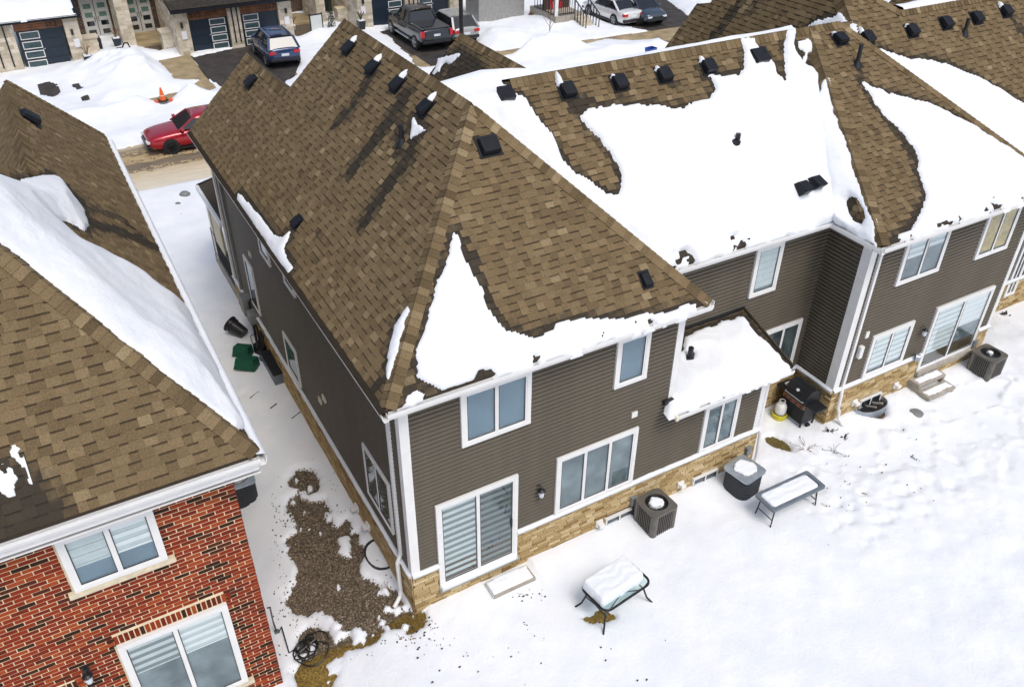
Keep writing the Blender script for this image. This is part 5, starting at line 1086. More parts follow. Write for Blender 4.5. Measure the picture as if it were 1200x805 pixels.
# window wells and basement windows
def well(lab, W, a, r=(.5, .38), mt='steel', z=.16):
    P = W.P(a, 0, 0); t = thing('window_well', lab, 'window well', (P[0], P[1], 0)); m = MB(); n = 20; A = []; B = []
    for k in range(n + 1):
        th = math.pi * k / n; c, s = math.cos(th), math.sin(th); rr = 1 + .02 * (k % 2)
        p = W.x * (c * r[0] * rr) + W.n * (abs(s) ** .7 * r[1] * rr + .03); A.append([m.vert((p[0], p[1], -.7)), m.vert((p[0], p[1], z))]); p2 = W.x * (c * (r[0] + .025)) + W.n * (abs(s) ** .7 * (r[1] + .025) + .03); B.append([m.vert((p2[0], p2[1], z)), m.vert((p2[0], p2[1], -.7))])
    for k in range(n):
        m.face([A[k][0], A[k + 1][0], A[k + 1][1], A[k][1]]); m.face([A[k][1], A[k + 1][1], B[k + 1][0], B[k][0]]); m.face([B[k][0], B[k + 1][0], B[k + 1][1], B[k][1]])
    m.build('liner', mt, t)
    return t, P
def wellfloor(t, W, r, mt, z):
    m = MB(); pts = []
    for k in range(21):
        th = math.pi * k / 20; p = W.x * (math.cos(th) * r[0] * .97) + W.n * (abs(math.sin(th)) ** .7 * r[1] * .97 + .03); pts.append((p[0], p[1], z))
    m.prism(pts, (0, 0, .012)); m.build('floor', mt, t)
t, P = well('black rimmed window well full of snow on the narrow side passage', WS, 1.66, (.42, .36), 'black', .18); wellfloor(t, WS, (.42, .36), 'snow', .12)
W3o = Wall(W3.o + W3.n * .05, W3.x, W3.n); t, P = well('bluish steel window well at the foot of the right hand townhouse', W3o, 1.58, (.52, .36), 'steel', .22); wellfloor(t, W3o, (.52, .36), 'black', .135)
m = MB(); m.bar((-.1, -.05, .14), (-.02, -.30, .24), .04); m.bar((.16, -.05, .14), (.24, -.28, .26), .05); m.build('stake', 'concrete', t)
def bwin(lab, W, a0, a1, z0, z1):
    W_ = Wall(W.o + W.n * .04, W.x, W.n); WORLD[0] = True; o = window({id(WR): H1, id(WB): H2, id(W2): H2, id(W3): H3}[id(W)], W_, a0, a1, z0, z1, (1, 1), 'black', casing=.03, f=.02, name='basement_window', proud=.04); WORLD[0] = False
bwin('', WR, 4.62, 5.38, -.12, .40); bwin('', WB, 1.0, 1.75, -.1, .45); bwin('', W2, 3.85, 4.55, -.1, .45); bwin('', W3, 1.2, 2.0, .0, .42)
# vents on the stone near the ground
for (W, a, z, lab) in ((WR, 4.45, .35, 'white vent hood on the stone near the basement window'), (WB, .62, .45, 'white vent hood low on the stone under the lean-to'), (W3, .95, .45, 'white vent hood beside the steel window well'), (W3, 2.55, .42, 'white outlet cover on the stone below the far windows'), (WS, 3.05, .30, 'white vent pipe on the side stone'), (WS, 2.35, .35, 'smaller white vent cover on the side stone')):
    P = W.P(a, z, .06); t = thing('vent_hood', lab, 'vent', tuple(P)); m = MB(); W_ = Wall((0, 0, 0), W.x, W.n); W_.box(m, -.09, .09, -.08, .10, 0, .05); W_.box(m, -.07, .07, -.02, .06, .05, .16); m.build('cover', 'white', t, bevel=.01)
# utilities by the side door
t = thing('gas_meter', 'grey gas meter and black pipes on the side wall near the far porch', 'meter', (-.16, 10.7, 0))
m = MB(); m.box(-.14, .12, -.18, .18, .95, 1.3); m.build('meter_body', 'hoodgrey', t, bevel=.03)
m = MB(); m.box(-.16, .12, .3, .75, 1.0, 1.55); m.build('service_box', 'hoodgrey', t, bevel=.01)
m = MB(); m.tube([(0, -.25, -.1), (0, -.25, .85), (0, -.1, 1.0)], .03, 7); m.build('riser', 'black', t); m = MB(); m.tube([(0, .22, -.1), (0, .22, 1.5), (.1, .22, 1.6)], .035, 7); m.build('riser', 'black', t)
for k in range(4): m = MB(); m.tube([(-.02 - .03 * k, -.45 - .12 * k, 0), (-.04, -.5 - .1 * k, .5), (.05, -.42 - .1 * k, .9)], .018, 6); m.build('cable', 'black', t)
P = atg(309, 415, .05); t = thing('hose_reel', 'black hose reel standing by the stone wall in the passage', 'hose reel', tuple(P), .4)
m = MB(); m.box(-.18, .18, -.2, .2, 0, .38); m.build('case', 'black', t, bevel=.03)
m = MB(); m.tube([(-.25, -.1, .40), (-.1, 0, .52), (.1, .05, .50)], .03, 6); m.build('spout', 'black', t); m = MB(); m.tube([(-.16, .2, .36), (-.16, .24, .62), (.16, .24, .62), (.16, .2, .36)], .014, 6); m.build('handle', 'black', t)
m = MB(); m.box(-.34, -.10, -.42, -.24, 0, .22); m.build('side_box', 'grey', t, bevel=.01)
P = atg(321, 436, .04); t = thing('deck_box', 'long dark grey storage box lying along the stone wall', 'storage box', tuple(P), math.radians(90))
m = MB(); m.box(-.75, .45, -.17, .17, 0, .42); m.build('body', 'grey', t, bevel=.02); m = MB(); m.box(-.77, .47, -.19, .19, .42, .47); m.build('lid', 'black', t, bevel=.01)
def tub(name, lab, cat, px, py, mt, L, Wd, H, rz, tilt=(0, 0), h=0.03):
    P = atg(px, py, h); t = thing(name, lab, cat, tuple(P)); t.rotation_euler = (tilt[0], tilt[1], rz); a, b = L / 2, Wd / 2; c, d = a * .84, b * .84; th = .012
    m = MB(); ob = [(-c, -d, 0), (c, -d, 0), (c, d, 0), (-c, d, 0)]; ot = [(-a, -b, H), (a, -b, H), (a, b, H), (-a, b, H)]; it = [(-a + th, -b + th, H), (a - th, -b + th, H), (a - th, b - th, H), (-a + th, b - th, H)]; ib = [(-c + th, -d + th, th), (c - th, -d + th, th), (c - th, d - th, th), (-c + th, d - th, th)]
    R_ = [[m.vert(p) for p in q] for q in (ob, ot, it, ib)]
    for A, B in zip(R_, R_[1:]):
        for k in range(4): m.face([A[k], A[(k + 1) % 4], B[(k + 1) % 4], B[k]])
    m.face(R_[0][::-1]); m.face(R_[3]); m.build('tub', mt, t)
    m = MB(); m.tube([(-a, -b, H), (a, -b, H), (a, b, H), (-a, b, H)], .016, 6, closed=True); m.build('rim', mt, t); return t
t = tub('rubbish_bin', 'round black bin tipped over in the passage snow', 'bin', 288, 398, 'black', .01, .01, .01, 0); 
for ch in list(t.children): bpy.data.objects.remove(ch)
t.rotation_euler = (math.radians(-68), 0, math.radians(35)); t.location.z += .22
m = MB(); m.lathe([(.16, 0), (.22, .52), (.25, .52), (.25, .56), (.205, .56), (.15, .03)], 20); m.build('barrel', 'black', t, smooth=False)
m = MB(); m.tube([(.215 * math.cos(a), .215 * math.sin(a), .42) for a in np.linspace(0, 2 * math.pi, 20, endpoint=False)], .014, 6, closed=True); m.build('band', 'blackm', t)
tub('recycling_box', 'green recycling box lying farther up the passage', 'recycling box', 284, 405, 'green', .52, .34, .28, math.radians(-38), (math.radians(168), 0), h=.40)
tub('recycling_box', 'green recycling box lying nearest the red brick roof edge', 'recycling box', 289, 419, 'green', .62, .40, .30, math.radians(-40), (math.radians(166), 0), h=.43)
for (a, b, c, d, lab) in ((293, 467, 303, 459, 'dark stake lying farthest up the passage'), (317, 479, 324, 473, 'dark stake in the middle of the passage snow'), (342, 491, 352, 483, 'broken dark stake lying nearest the gravel')):
    P, Q = atg(a, b, .12), atg(c, d, .13); m = MB(); m.tube([P, (P + Q) / 2 + np.array([0, 0, .01]), Q], [.028, .016, .02], 7); m.build('garden_stake', 'black', label=lab, cat='stake')
# garden hose
m = MB(); pts = []
C0_ = atg(366, 762, .09)
loops = [(0, 0, .36, .36, 0), (-.10, .05, .20, .24, 1.1), (-.16, .10, .12, .2, 2.0), (.02, .12, .12, .22, .4), (-.14, -.02, .22, .12, 2.6), (-.2, .12, .1, .12, .9)]
for i, (dx_, dy_, rx, ry, ph) in enumerate(loops):
    for k in range(22):
        a = ph + 2 * math.pi * k / 22; wv = 1 + .07 * math.sin(3 * a + i); x, y = C0_[0] + dx_ + rx * wv * math.cos(a), C0_[1] + dy_ + ry * wv * math.sin(a); pts.append((x, y, float(G(x, y)) + .13 + .012 * i + .015 * math.sin(a * 2)))
m.tube(pts, .014, 6); E_ = atg(326, 742, .1); q0 = pts[0]
m.tube([pts[-1], (C0_[0] - .42, C0_[1] + .18, float(G(C0_[0] - .42, C0_[1])) + .14), (E_[0] + .1, E_[1] + .05, E_[2] + .1), tuple(E_)], .014, 6)
m.build('garden_hose', 'hose', label='tangled black garden hose coiled on the gravel by the brick corner', cat='hose')
P, Q = atg(325, 742, .05), atg(325, 742, .05); A1_ = at(313, 712, x=-2.76)
t = thing('tap_pipe', 'grey hose pipe dropping from the brick wall to the ground', 'pipe', tuple(P)); m = MB(); A1_ = A1_ - P; m.tube([tuple(A1_), (A1_[0] + .05, A1_[1] - .02, A1_[2] + .01), (-.02, .05, .35), (0, 0, .0)], .016, 7); m.build('pipe', 'hose', t); m = MB(); m.box(-.05, .05, -.05, .05, -.03, .08); m.build('joint', 'grey', t)
# dead stalks and scraps poking through the snow
def stalks(px, py, lab, n=8, h=.35, spread=.35, mt='twig', name='dead_plant', r=.006):
    P = atg(px, py, .05); t = thing(name, lab, 'dead plant', tuple(P))
    for k in range(n):
        a = random.uniform(0, 6.28); e_ = random.uniform(.3, 1) * spread; H = random.uniform(.3, 1) * h; o = MB(); b0 = (random.uniform(-.05, .05), random.uniform(-.05, .05), -.03); mid = (math.cos(a) * e_ * .4, math.sin(a) * e_ * .4, H * .75); e1 = (math.cos(a) * e_, math.sin(a) * e_, H * random.uniform(.6, 1)); o.tube([b0, mid, e1], [r, r * .8, r * .5], 5)
        if random.random() < .6: L = .05; o.poly([e1, (e1[0] + L, e1[1] + .02, e1[2] + .02), (e1[0] + L * .6, e1[1] + L, e1[2] - .02)])
        o.build('stalk', mt, t)
    return t
stalks(944, 528, 'tuft of pale dry stalks right of the olive grass patch', 14, .3, .4); stalks(976, 530, 'forked dark stem with white curled leaves', 7, .25, .45, 'twig_dark'); stalks(972, 508, 'dark frosted seed heads by the barbecue', 9, .12, .25, 'twig_dark', r=.014); stalks(988, 514, 'small dark clump beside the frosted seed heads', 7, .12, .2, 'twig_dark', r=.014)
stalks(883, 580, 'dry brown twigs at the corner of the dark condenser', 12, .5, .3); stalks(955, 590, 'brown brush under the right end of the grey table', 10, .2, .35); stalks(1006, 577, 'curled brown leaves right of the grey table', 6, .08, .3, r=.012); stalks(990, 570, 'thin broken stems beyond the grey table', 5, .1, .3); stalks(842, 611, 'small brown leaf litter between the two tables', 5, .06, .18, r=.014); stalks(886, 648, 'dry leaf curls below the grey table', 5, .06, .15, r=.012)
stalks(575, 770, 'bent twig in the open snow at the bottom', 3, .06, .16, 'twig_dark'); stalks(1072, 538, 'dark scrap far out in the open snow', 4, .06, .12, 'twig_dark'); stalks(455, 690, 'tuft of weeds by the window well', 6, .12, .15)
m = MB()
for k in range(150):
    reg = random.choice([(480, 790, 740, 820), (960, 1100, 500, 600), (600, 640, 690, 700), (470, 520, 730, 760), (870, 1000, 560, 640), (320, 345, 590, 700), (1160, 1185, 350, 380), (480, 640, 700, 800)]); P = atg(random.uniform(reg[0], reg[1]), random.uniform(reg[2], reg[3]), .13); r_ = random.uniform(.004, .018); a = random.random() * 6
    m.hexa([tuple(P + np.array([math.cos(a + q) * r_ * (1 + (q > 2)), math.sin(a + q) * r_, dz])) for dz in (-.02, .006) for q in (0, 1.57, 3.14, 4.71)])
m.build('leaf_litter', 'twig_dark', kind='stuff', label='specks of dead leaf scattered over the snow', cat='leaves')
t = thing('glove', 'dark curved scrap half buried in the snow by the right edge', 'scrap', tuple(atg(1177, 368, .13)))
m = MB(); m.tube([(-.15, .05, .02), (0, -.04, .05), (.15, .05, .04)], [.02, .05, .02], 8); m.build('shell', 'black', t); m = MB(); m.tube([(-.12, .42, .02), (.05, .46, .05), (.2, .6, .04)], [.01, .035, .01], 8); m.build('strap', 'black', t)
m = MB(); P = atg(1074, 484, .10); m.lathe([(.20, 0), (.17, .03), (.02, .05)], 12, tuple(P)); o = m.build('stepping_stone', 'hoodgrey', label='grey stone showing through the snow below the steps', cat='stone')
# ================================================================== THE STREET
def wheel(par, x, y, r, side, mt='rim', w=.2):
    t = MB(); n = 22
    def ring(yy, rr): return [t.vert((x + rr * math.cos(2 * math.pi * k / n), y + yy * side, r + rr * math.sin(2 * math.pi * k / n))) for k in range(n)]
    R_ = [ring(-w / 2, r * .6), ring(-w / 2, r * .95), ring(-w * .3, r), ring(w * .3, r), ring(w / 2, r * .95), ring(w / 2, r * .66), ring(w * .3, r * .64)]
    for A, B in zip(R_, R_[1:]):
        for k in range(n): t.face([A[k], A[(k + 1) % n], B[(k + 1) % n], B[k]])
    o = t.build('wheel', 'tyre', par, smooth=False)
    q = MB(); i = [q.vert((x + r * .64 * math.cos(2 * math.pi * k / n), y + w * .12 * side, r + r * .64 * math.sin(2 * math.pi * k / n))) for k in range(n)]; q.face(i); q.build('rim_dish', 'rimdark', o)
    for k in range(5):
        a = 2 * math.pi * k / 5 + .3; q = MB(); q.bar((x, y + w * .36 * side, r), (x + r * .6 * math.cos(a), y + w * .36 * side, r + r * .6 * math.sin(a)), .05, .07, up=(0, 1, 0)); q.build('spoke', mt, o)
    q = MB(); q.tube([(x + r * .62 * math.cos(2 * math.pi * k / n), y + w * .42 * side, r + r * .62 * math.sin(2 * math.pi * k / n)) for k in range(n)], .022, 5, closed=True); q.build('rim_lip', mt, o)
def car(name, label, cat, loc, rz, paint, L, W, H, st, cab, wr=.34, wx=(.29, -.30), rimm='rim', rails=False, tails=True):
    """st: stations (x, half width factor, z top, z bottom); cab: base front, top front, top rear, base rear (x), belt z, roof z"""
    t = thing(name, label, cat, loc, rz); m = MB(); w = W / 2; rings = []
    for (x, wf, zt, zb) in st:
        h = zt - zb; pts = [(0, zb), (w * wf * .80, zb), (w * wf * .97, zb + h * .12), (w * wf, zb + h * .40), (w * wf * .99, zb + h * .62), (w * wf * .965, zb + h * .82), (w * wf * .90, zb + h * .94), (w * wf * .72, zt + .005), (w * wf * .35, zt + .02), (0, zt + .025)]
        P = [(x, -a, z) for a, z in pts] + [(x, a, z) for a, z in pts[-2:0:-1]]; rings.append([m.vert(p) for p in P])
    for A, B in zip(rings, rings[1:]):
        for k in range(len(A)): m.face([A[k], B[k], B[(k + 1) % len(A)], A[(k + 1) % len(A)]])
    m.face(rings[0]); m.face(rings[-1][::-1]); body = m.build('body', paint, t, smooth=True)
    md = body.modifiers.new('subsurf', 'SUBSURF'); md.levels = 1; md.render_levels = 1
    b0, t0, t1, b1, zb, zr = cab; bw, tw = w * .90, w * .70; zt = zr - .05
    m = MB(); m.hexa([(b0, -bw, zb), (b0, bw, zb), (b1, bw, zb), (b1, -bw, zb), (t0, -tw, zt), (t0, tw, zt), (t1, tw, zt), (t1, -tw, zt)]); m.build('windows', 'carglass', t, bevel=.03)
    n = 7; m = MB(); rows = []
    for k in range(n):
        u = k / (n - 1); x = t0 + .04 + (t1 - t0 - .08) * u; z = zt + .05 * math.sin(math.pi * (.15 + .7 * u)) + .02; rows.append([m.vert(p) for p in ((x, -tw * 1.03, zt - .035), (x, -tw * .95, z - .015), (x, -tw * .5, z + .008), (x, 0, z + .012), (x, tw * .5, z + .008), (x, tw * .95, z - .015), (x, tw * 1.03, zt - .035))])
    for A, B in zip(rows, rows[1:]):
        for j in range(6): m.face([A[j], A[j + 1], B[j + 1], B[j]])
    m.face(rows[0]); m.face(rows[-1][::-1]); m.build('roof', paint, t, smooth=True)
    for s in (-1, 1):
        pil = [((b0 + .02, s * bw * 1.0, zb - .02), (t0, s * tw, zt)), ((b1 - .02, s * bw * 1.0, zb - .02), (t1, s * tw, zt))]; xm = (t0 + t1) / 2 - .05; pil.append(((xm, s * bw * 1.01, zb - .02), (xm, s * tw * 1.01, zt)))
        for k, (a, b) in enumerate(pil): q = MB(); q.bar(a, b, .075 if k != 1 else .12, .05); q.build('pillar', paint if k < 2 else 'black', t)
        for x in (wx[0] * L, wx[1] * L):
            q = MB(); q.tube([(x, s * (w * .80), wr), (x, s * (w * .992), wr)], wr * 1.13, 24); q.build('wheel_arch', 'black', t); wheel(t, x, s * (w - .08), wr, s, rimm)
        q = MB(); q.box(b0 + (t0 - b0) * .25 - .06, b0 + (t0 - b0) * .25 + .08, min(s * (bw + .02), s * (bw + .22)), max(s * (bw + .02), s * (bw + .22)), zb + .02, zb + .15); q.build('mirror', paint, t, bevel=.03)
        xf, xr = st[-1][0], st[0][0]; zf = st[-1][2]; zr_ = st[0][2]
        q = MB(); q.box(xf - .22, xf + .03, min(s * w * .45, s * w * .80), max(s * w * .45, s * w * .80), zf - .16, zf - .05); q.build('headlight', 'lens', t, bevel=.02)
        if tails: q = MB(); q.box(xr - .03, xr + .18, min(s * w * .52, s * w * .90), max(s * w * .52, s * w * .90), zr_ - .22, zr_ - .07); q.build('tail_light', 'tail', t, bevel=.02)
        q = MB(); q.box(st[2][0], st[-3][0], min(s * w * .90, s * w * 1.0), max(s * w * .90, s * w * 1.0), st[3][3] - .02, st[3][3] + .07); q.build('sill', 'black', t)
        for x in ((b0 + xm) / 2 + .05, (xm + b1) / 2 + .12): q = MB(); q.box(x - .1, x + .08, min(s * w * .97, s * w * 1.0), max(s * w * .97, s * w * 1.0), zb - .16, zb - .13); q.build('door_handle', paint, t)
        if rails: q = MB(); q.tube([(t0 + .1, s * tw * .95, zr + .02), (t1 - .1, s * tw * .95, zr + .02)], .02, 6); q.build('roof_rail', 'steel', t)
    q = MB(); q.box(st[0][0] - .035, st[0][0] + .02, -.2, .2, st[0][2] - .33, st[0][2] - .21); q.build('number_plate', 'plate', t)
    q = MB(); q.box(st[-1][0] - .03, st[-1][0] + .035, -w * .5, w * .5, st[-1][2] - .26, st[-1][2] - .10); q.build('grille', 'black', t)
    q = MB(); q.box(st[0][0] - .05, st[0][0] + .15, -w * .86, w * .86, st[0][3] - .01, st[0][3] + .16); q.build('rear_bumper', 'black', t, bevel=.03)
    q = MB(); q.box(st[-1][0] - .15, st[-1][0] + .05, -w * .84, w * .84, st[-1][3] - .01, st[-1][3] + .13); q.build('front_bumper', 'black', t, bevel=.03)
    return t
SED = lambda L, h: [(-.5 * L, .80, h - .02, .34), (-.475 * L, .90, h + .02, .24), (-.40 * L, .98, h + .05, .20), (-.28 * L, 1, h + .05, .19), (-.05 * L, 1, h + .01, .19), (.16 * L, 1, h, .19), (.28 * L, 1, h - .04, .19), (.38 * L, .97, h - .09, .20), (.455 * L, .90, h - .16, .24), (.495 * L, .76, h - .24, .30)]
SUVP = lambda L, h: [(-.5 * L, .84, h + .0, .42), (-.48 * L, .93, h + .05, .32), (-.40 * L, .99, h + .06, .27), (-.25 * L, 1, h + .05, .26), (0, 1, h + .02, .26), (.2 * L, 1, h + .02, .26), (.3 * L, 1, h, .26), (.39 * L, .98, h - .05, .27), (.46 * L, .92, h - .12, .32), (.495 * L, .80, h - .20, .38)]
def along(rear, front, wb, L, side, W, flip=False):
    """middle of a car from where its two near wheels touch the ground"""
    a, b = at(*rear, z=.03), at(*front, z=.03); d = b - a; d = d / np.linalg.norm(d); nrm = np.array([d[1], -d[0], 0]) * side; c = (a + b) / 2 + nrm * (W / 2 - .1); return c, math.atan2(d[1], d[0])
F_ = at(203, 180, z=.03); Lr = 4.45
car('red_car', 'red saloon car driving on the slushy street, half hidden by the roof', 'car', (F_[0] + .29 * Lr, F_[1] + .78, .03), math.pi, 'car_red', Lr, 1.78, 1.38, SED(Lr, .92), (.20 * Lr, .04 * Lr, -.22 * Lr, -.40 * Lr, .92, 1.38), wr=.32, rimm='rimdark')
Ls = 4.4
c, rz = along((317, 80), (297.5, 61), 2.7, Ls, 1, 1.84); car('blue_suv', 'dark blue suv parked in the driveway with its tail to the street', 'car', (c[0], c[1], .03), math.radians(88), 'car_blue', Ls, 1.84, 1.62, SUVP(Ls, 1.02), (.20 * Ls, .06 * Ls, -.38 * Ls, -.48 * Ls, 1.02, 1.62), rails=True)
c, rz = along((488.5, 59), (460, 39.5), 3.6, 5.4, 1, 1.98); TX, TY = c[0] + .02, c[1]
Lt = 5.5
t = car('pickup_truck', 'black pickup truck with covered bed parked tail first to the street', 'pickup truck', (TX, TY, .03), math.radians(89), 'car_black', Lt, 2.0, 1.88, [(-.5 * Lt, .90, 1.22, .50), (-.49 * Lt, .98, 1.24, .42), (-.40 * Lt, 1, 1.25, .40), (-.2 * Lt, 1, 1.25, .38), (0, 1, 1.23, .38), (.15 * Lt, 1, 1.22, .38), (.28 * Lt, 1, 1.20, .38), (.40 * Lt, 1, 1.16, .40), (.47 * Lt, .97, 1.12, .44), (.495 * Lt, .90, 1.04, .50)], (.22 * Lt, .12 * Lt, -.10 * Lt, -.14 * Lt, 1.22, 1.88), wr=.41, wx=(.33, -.32), tails=False)
for k in range(7): x = -.16 * Lt - k * .255; m = MB(); m.box(x - .235, x, -.84, .84, 1.27, 1.315); m.build('bed_cover_panel', 'car_black', t)
m = MB(); m.box(-.505 * Lt, -.495 * Lt, -.72, .72, .72, 1.20); m.build('tailgate', 'car_black', t, bevel=.02)
for s in (-1, 1): m = MB(); m.box(-1.0, 1.0, s * 1.0 - .05, s * 1.0 + .08, .42, .47); m.build('side_step', 'steel', t)
for s in (-1, 1): m = MB(); m.box(-.51 * Lt, -.47 * Lt, min(s * .78, s * .98), max(s * .78, s * .98), .86, 1.20); m.build('tail_light', 'tail', t, bevel=.02)
q = at(551, 46, z=.4); Lv = 4.5
car('silver_suv', 'silver estate parked right of the black pickup', 'car', (q[0] - .15, q[1] + Lv / 2, .03), math.radians(89), 'car_silver', Lv, 1.82, 1.55, SUVP(Lv, .98), (.20 * Lv, .04 * Lv, -.36 * Lv, -.48 * Lv, .98, 1.56))
Lw = 4.6; c, rz = along((715, 30), (692.5, 17.5), 2.8, Lw, 1, 1.8); car('white_car', 'white saloon car parked beside the front steps', 'car', (c[0], c[1], .03), math.radians(91), 'car_white', Lw, 1.8, 1.42, SED(Lw, .92), (.20 * Lw, .05 * Lw, -.20 * Lw, -.38 * Lw, .93, 1.42))
q = at(770, 27, z=.3); Lk = 4.1
car('slate_hatchback', 'slate blue hatchback parked nose to the street beside the white saloon', 'car', (q[0] + .05, q[1] + Lk / 2, .03), math.radians(-91), 'car_slate', Lk, 1.76, 1.48, SUVP(Lk, .92), (.27 * Lk, .06 * Lk, -.36 * Lk, -.48 * Lk, .94, 1.5))
P = at(192.5, 124, z=.0); t = thing('traffic_cone', 'orange traffic cone on a black base beside the snow bank', 'traffic cone', (P[0], P[1], .25))
m = MB(); m.lathe([(.16, .05), (.04, .62), (.02, .64)], 14); m.build('cone', 'orange', t); m = MB(); m.box(-.22, .22, -.22, .22, 0, .05); m.build('base', 'black', t)
m = MB(); m.lathe([(.118, .25), (.09, .38)], 14, cap=False); m.build('reflective_band', 'white', t)
for s in (-1, 1): m = MB(); m.lathe([(.1, 0), (.1, .1)], 10, (s * .33, -.15, 0)); m.build('weight', 'orange', t)
tub('blue_box', 'blue recycling box standing in the snow near the ridge', 'recycling box', 762, 66, 'blue', .55, .42, .45, math.radians(10), h=.28)
# street light mast
P = at(541, 44, y=30.0); t = thing('street_lamp', 'dark street lamp mast rising out of the top of the picture', 'street lamp', (P[0], 30.0, 0)); m = MB(); m.tube([(0, 0, 0), (0, 0, 9)], [.13, .08], 12); m.build('mast', 'blackm', t); m = MB(); m.tube([(0, 0, 0), (0, 0, .9)], .17, 12); m.build('base_cover', 'blackm', t); m = MB(); m.tube([(0, 0, 8.9), (0, -.8, 9.3), (0, -1.8, 9.3)], .05, 8); m.build('arm', 'blackm', t); m = MB(); m.box(-.15, .15, -2.4, -1.7, 9.22, 9.34); m.build('lamp_head', 'blackm', t)
def sapling(px, py, h, lab, n=9):
    P = at(px, py, z=.2); t = thing('sapling', lab, 'tree', (P[0], P[1], 0)); m = MB(); m.tube([(0, 0, 0), (.03, 0, h * .5), (.0, .02, h)], [.035, .025, .008], 7); m.build('trunk', 'twig', t)
    for k in range(n):
        a = 2.4 * k; z = h * (.35 + .6 * k / n); L = (h - z) * .5 + .25; m = MB(); m.tube([(.02, 0, z), (math.cos(a) * L * .4, math.sin(a) * L * .4, z + L * .6), (math.cos(a) * L * .6, math.sin(a) * L * .6, z + L)], [.014, .009, .004], 5); m.build('branch', 'twig', t)
    return t
sapling(643.5, 47, 2.2, 'bare young tree in front of the porch house')
# ---- houses across the street
WORLD[0] = True
def panel(par, name, mt, y, bl, tr, d=.2, bevel=0, dy=0):
    P, Q = at(*bl, y=y), at(*tr, y=y); m = MB(); m.box(P[0], Q[0], y + dy, y + dy + d, P[2], Q[2]); return m.build(name, mt, par, bevel=bevel), (P[0], Q[0], P[2], Q[2])
def pillar(par, x0, x1, y0, y1, z1, z0=-.2, mt='palestone', strips=(), top=None):
    m = MB(); m.box(x0, x1, y0, y1, z0, z1); o = m.build('stone_pillar', 'mortar', par)
    bricks(o, Wall((x0, y0, 0), (1, 0, 0), (0, -1, 0)), 0, x1 - x0, z0, z1, mt, bl=.5, bh=.19, j=.015, out=.015, rand=.35); bricks(o, Wall((x0, y0, 0), (0, 1, 0), (-1, 0, 0)), 0, y1 - y0, z0, z1, mt, bl=.5, bh=.19, j=.015, out=.015, rand=.35)
    for s in strips: m = MB(); m.box(x0 + s, x0 + s + .07, y0 - .06, y0 - .02, .35, z1); m.build('strip', 'black', o)
    return o
def garage(par, x0, x1, y, z1, side, num=None, z0=.02, fz=2.75):
    m = MB(); m.box(x0, x1, y, y + .12, z0, z1); o = m.build('garage_door', 'navy', par); w = x1 - x0; wx0 = x0 + w * (.08 if side < 0 else .54); wx1 = wx0 + w * .38; h = (z1 - z0) / 4
    for k in range(4):
        a, b = z0 + h * k + h * .2, z0 + h * k + h * .82; m = MB(); m.box(wx0, wx1, y - .02, y + .01, a, b); m.build('window_pane', 'garage_glass', o)
        for bx in ((wx0 - .04, wx1 + .04, b, b + .04), (wx0 - .04, wx1 + .04, a - .04, a), (wx0 - .04, wx0, a, b), (wx1, wx1 + .04, a, b)): m = MB(); m.box(bx[0], bx[1], y - .035, y + .01, bx[2], bx[3]); m.build('window_frame', 'white', o)
    for k in range(1, 4): m = MB(); m.box(x0, x1, y - .008, y, z0 + h * k - .01, z0 + h * k + .01); m.build('panel_seam', 'black', o)
    m = MB(); m.box((x0 + x1) / 2 - .06, (x0 + x1) / 2 + .06, y - .05, y, z0 + h * 2 - .02, z0 + h * 2 + .02); m.build('handle', 'steel', o)
    for k in range(3): m = MB(); a = z1 + .03 + k * (fz - z1 - .03) / 3; m.box(x0 - .05, x1 + .05, y - .06, y + .1, a, a + (fz - z1 - .03) / 3 - .012); m.build('wood_board', 'wood', par)
    if num:
        cu = bpy.data.curves.new('house_number', 'FONT'); cu.body = num[0]; cu.size = .42; cu.extrude = .015; cu.align_x = 'CENTER'; tmp = bpy.data.objects.new('tmp', cu); COL.objects.link(tmp); bpy.context.view_layer.update()
        me = bpy.data.meshes.new_from_object(tmp.evaluated_get(bpy.context.evaluated_depsgraph_get())); bpy.data.objects.remove(tmp); me.materials.clear(); me.materials.append(MAT['text'])
        me.transform(Matrix.Translation((num[1], y - .08, (z1 + fz) / 2 - .14)) @ Matrix.Rotation(math.pi / 2, 4, 'X')); o2 = bpy.data.objects.new('house_number', me); link(o2, par)
def sign(par, x, y, z): m = MB(); m.box(x - .14, x + .14, y - .02, y, z - .22, z + .22); m.build('notice', 'paper', par)
def wlamp(par, x, y, z): m = MB(); m.box(x - .06, x + .06, y - .12, y, z - .14, z + .14); m.build('wall_lamp', 'black', par, bevel=.01)
def entrydoor(par, x0, x1, y, z0=.2, z1=2.35, mt='greydoor', leaves=2):
    w = (x1 - x0) / leaves
    for i in range(leaves):
        m = MB(); m.box(x0 + w * i + .02, x0 + w * (i + 1) - .02, y, y + .08, z0, z1); o = m.build('front_door', mt, par)
        for k in range(4): zz = z0 + .2 + k * (z1 - z0 - .3) / 4; m = MB(); m.box(x0 + w * i + w * .25, x0 + w * i + w * .78, y - .012, y + .02, zz, zz + .26); m.build('glass_light', 'carglass' if k < 2 else 'greentable', o)
        hx = x0 + w * (i + 1) - .1 if i == 0 else x0 + w * i + .1; m = MB(); m.bar((hx, y - .05, z0 + .9), (hx, y - .05, z0 + 1.2), .03); m.build('door_handle', 'black', o)
ya_ = 41.9
HA_ = thing('garage_townhouse', 'house numbered 113 with snow on its garage roof and a navy garage door', 'house', (-3, 44, 0))
x0, x1 = -3.68, -1.45; garage(HA_, x0, x1, ya_, 2.0, -1, ('113', -1.95), fz=2.42)
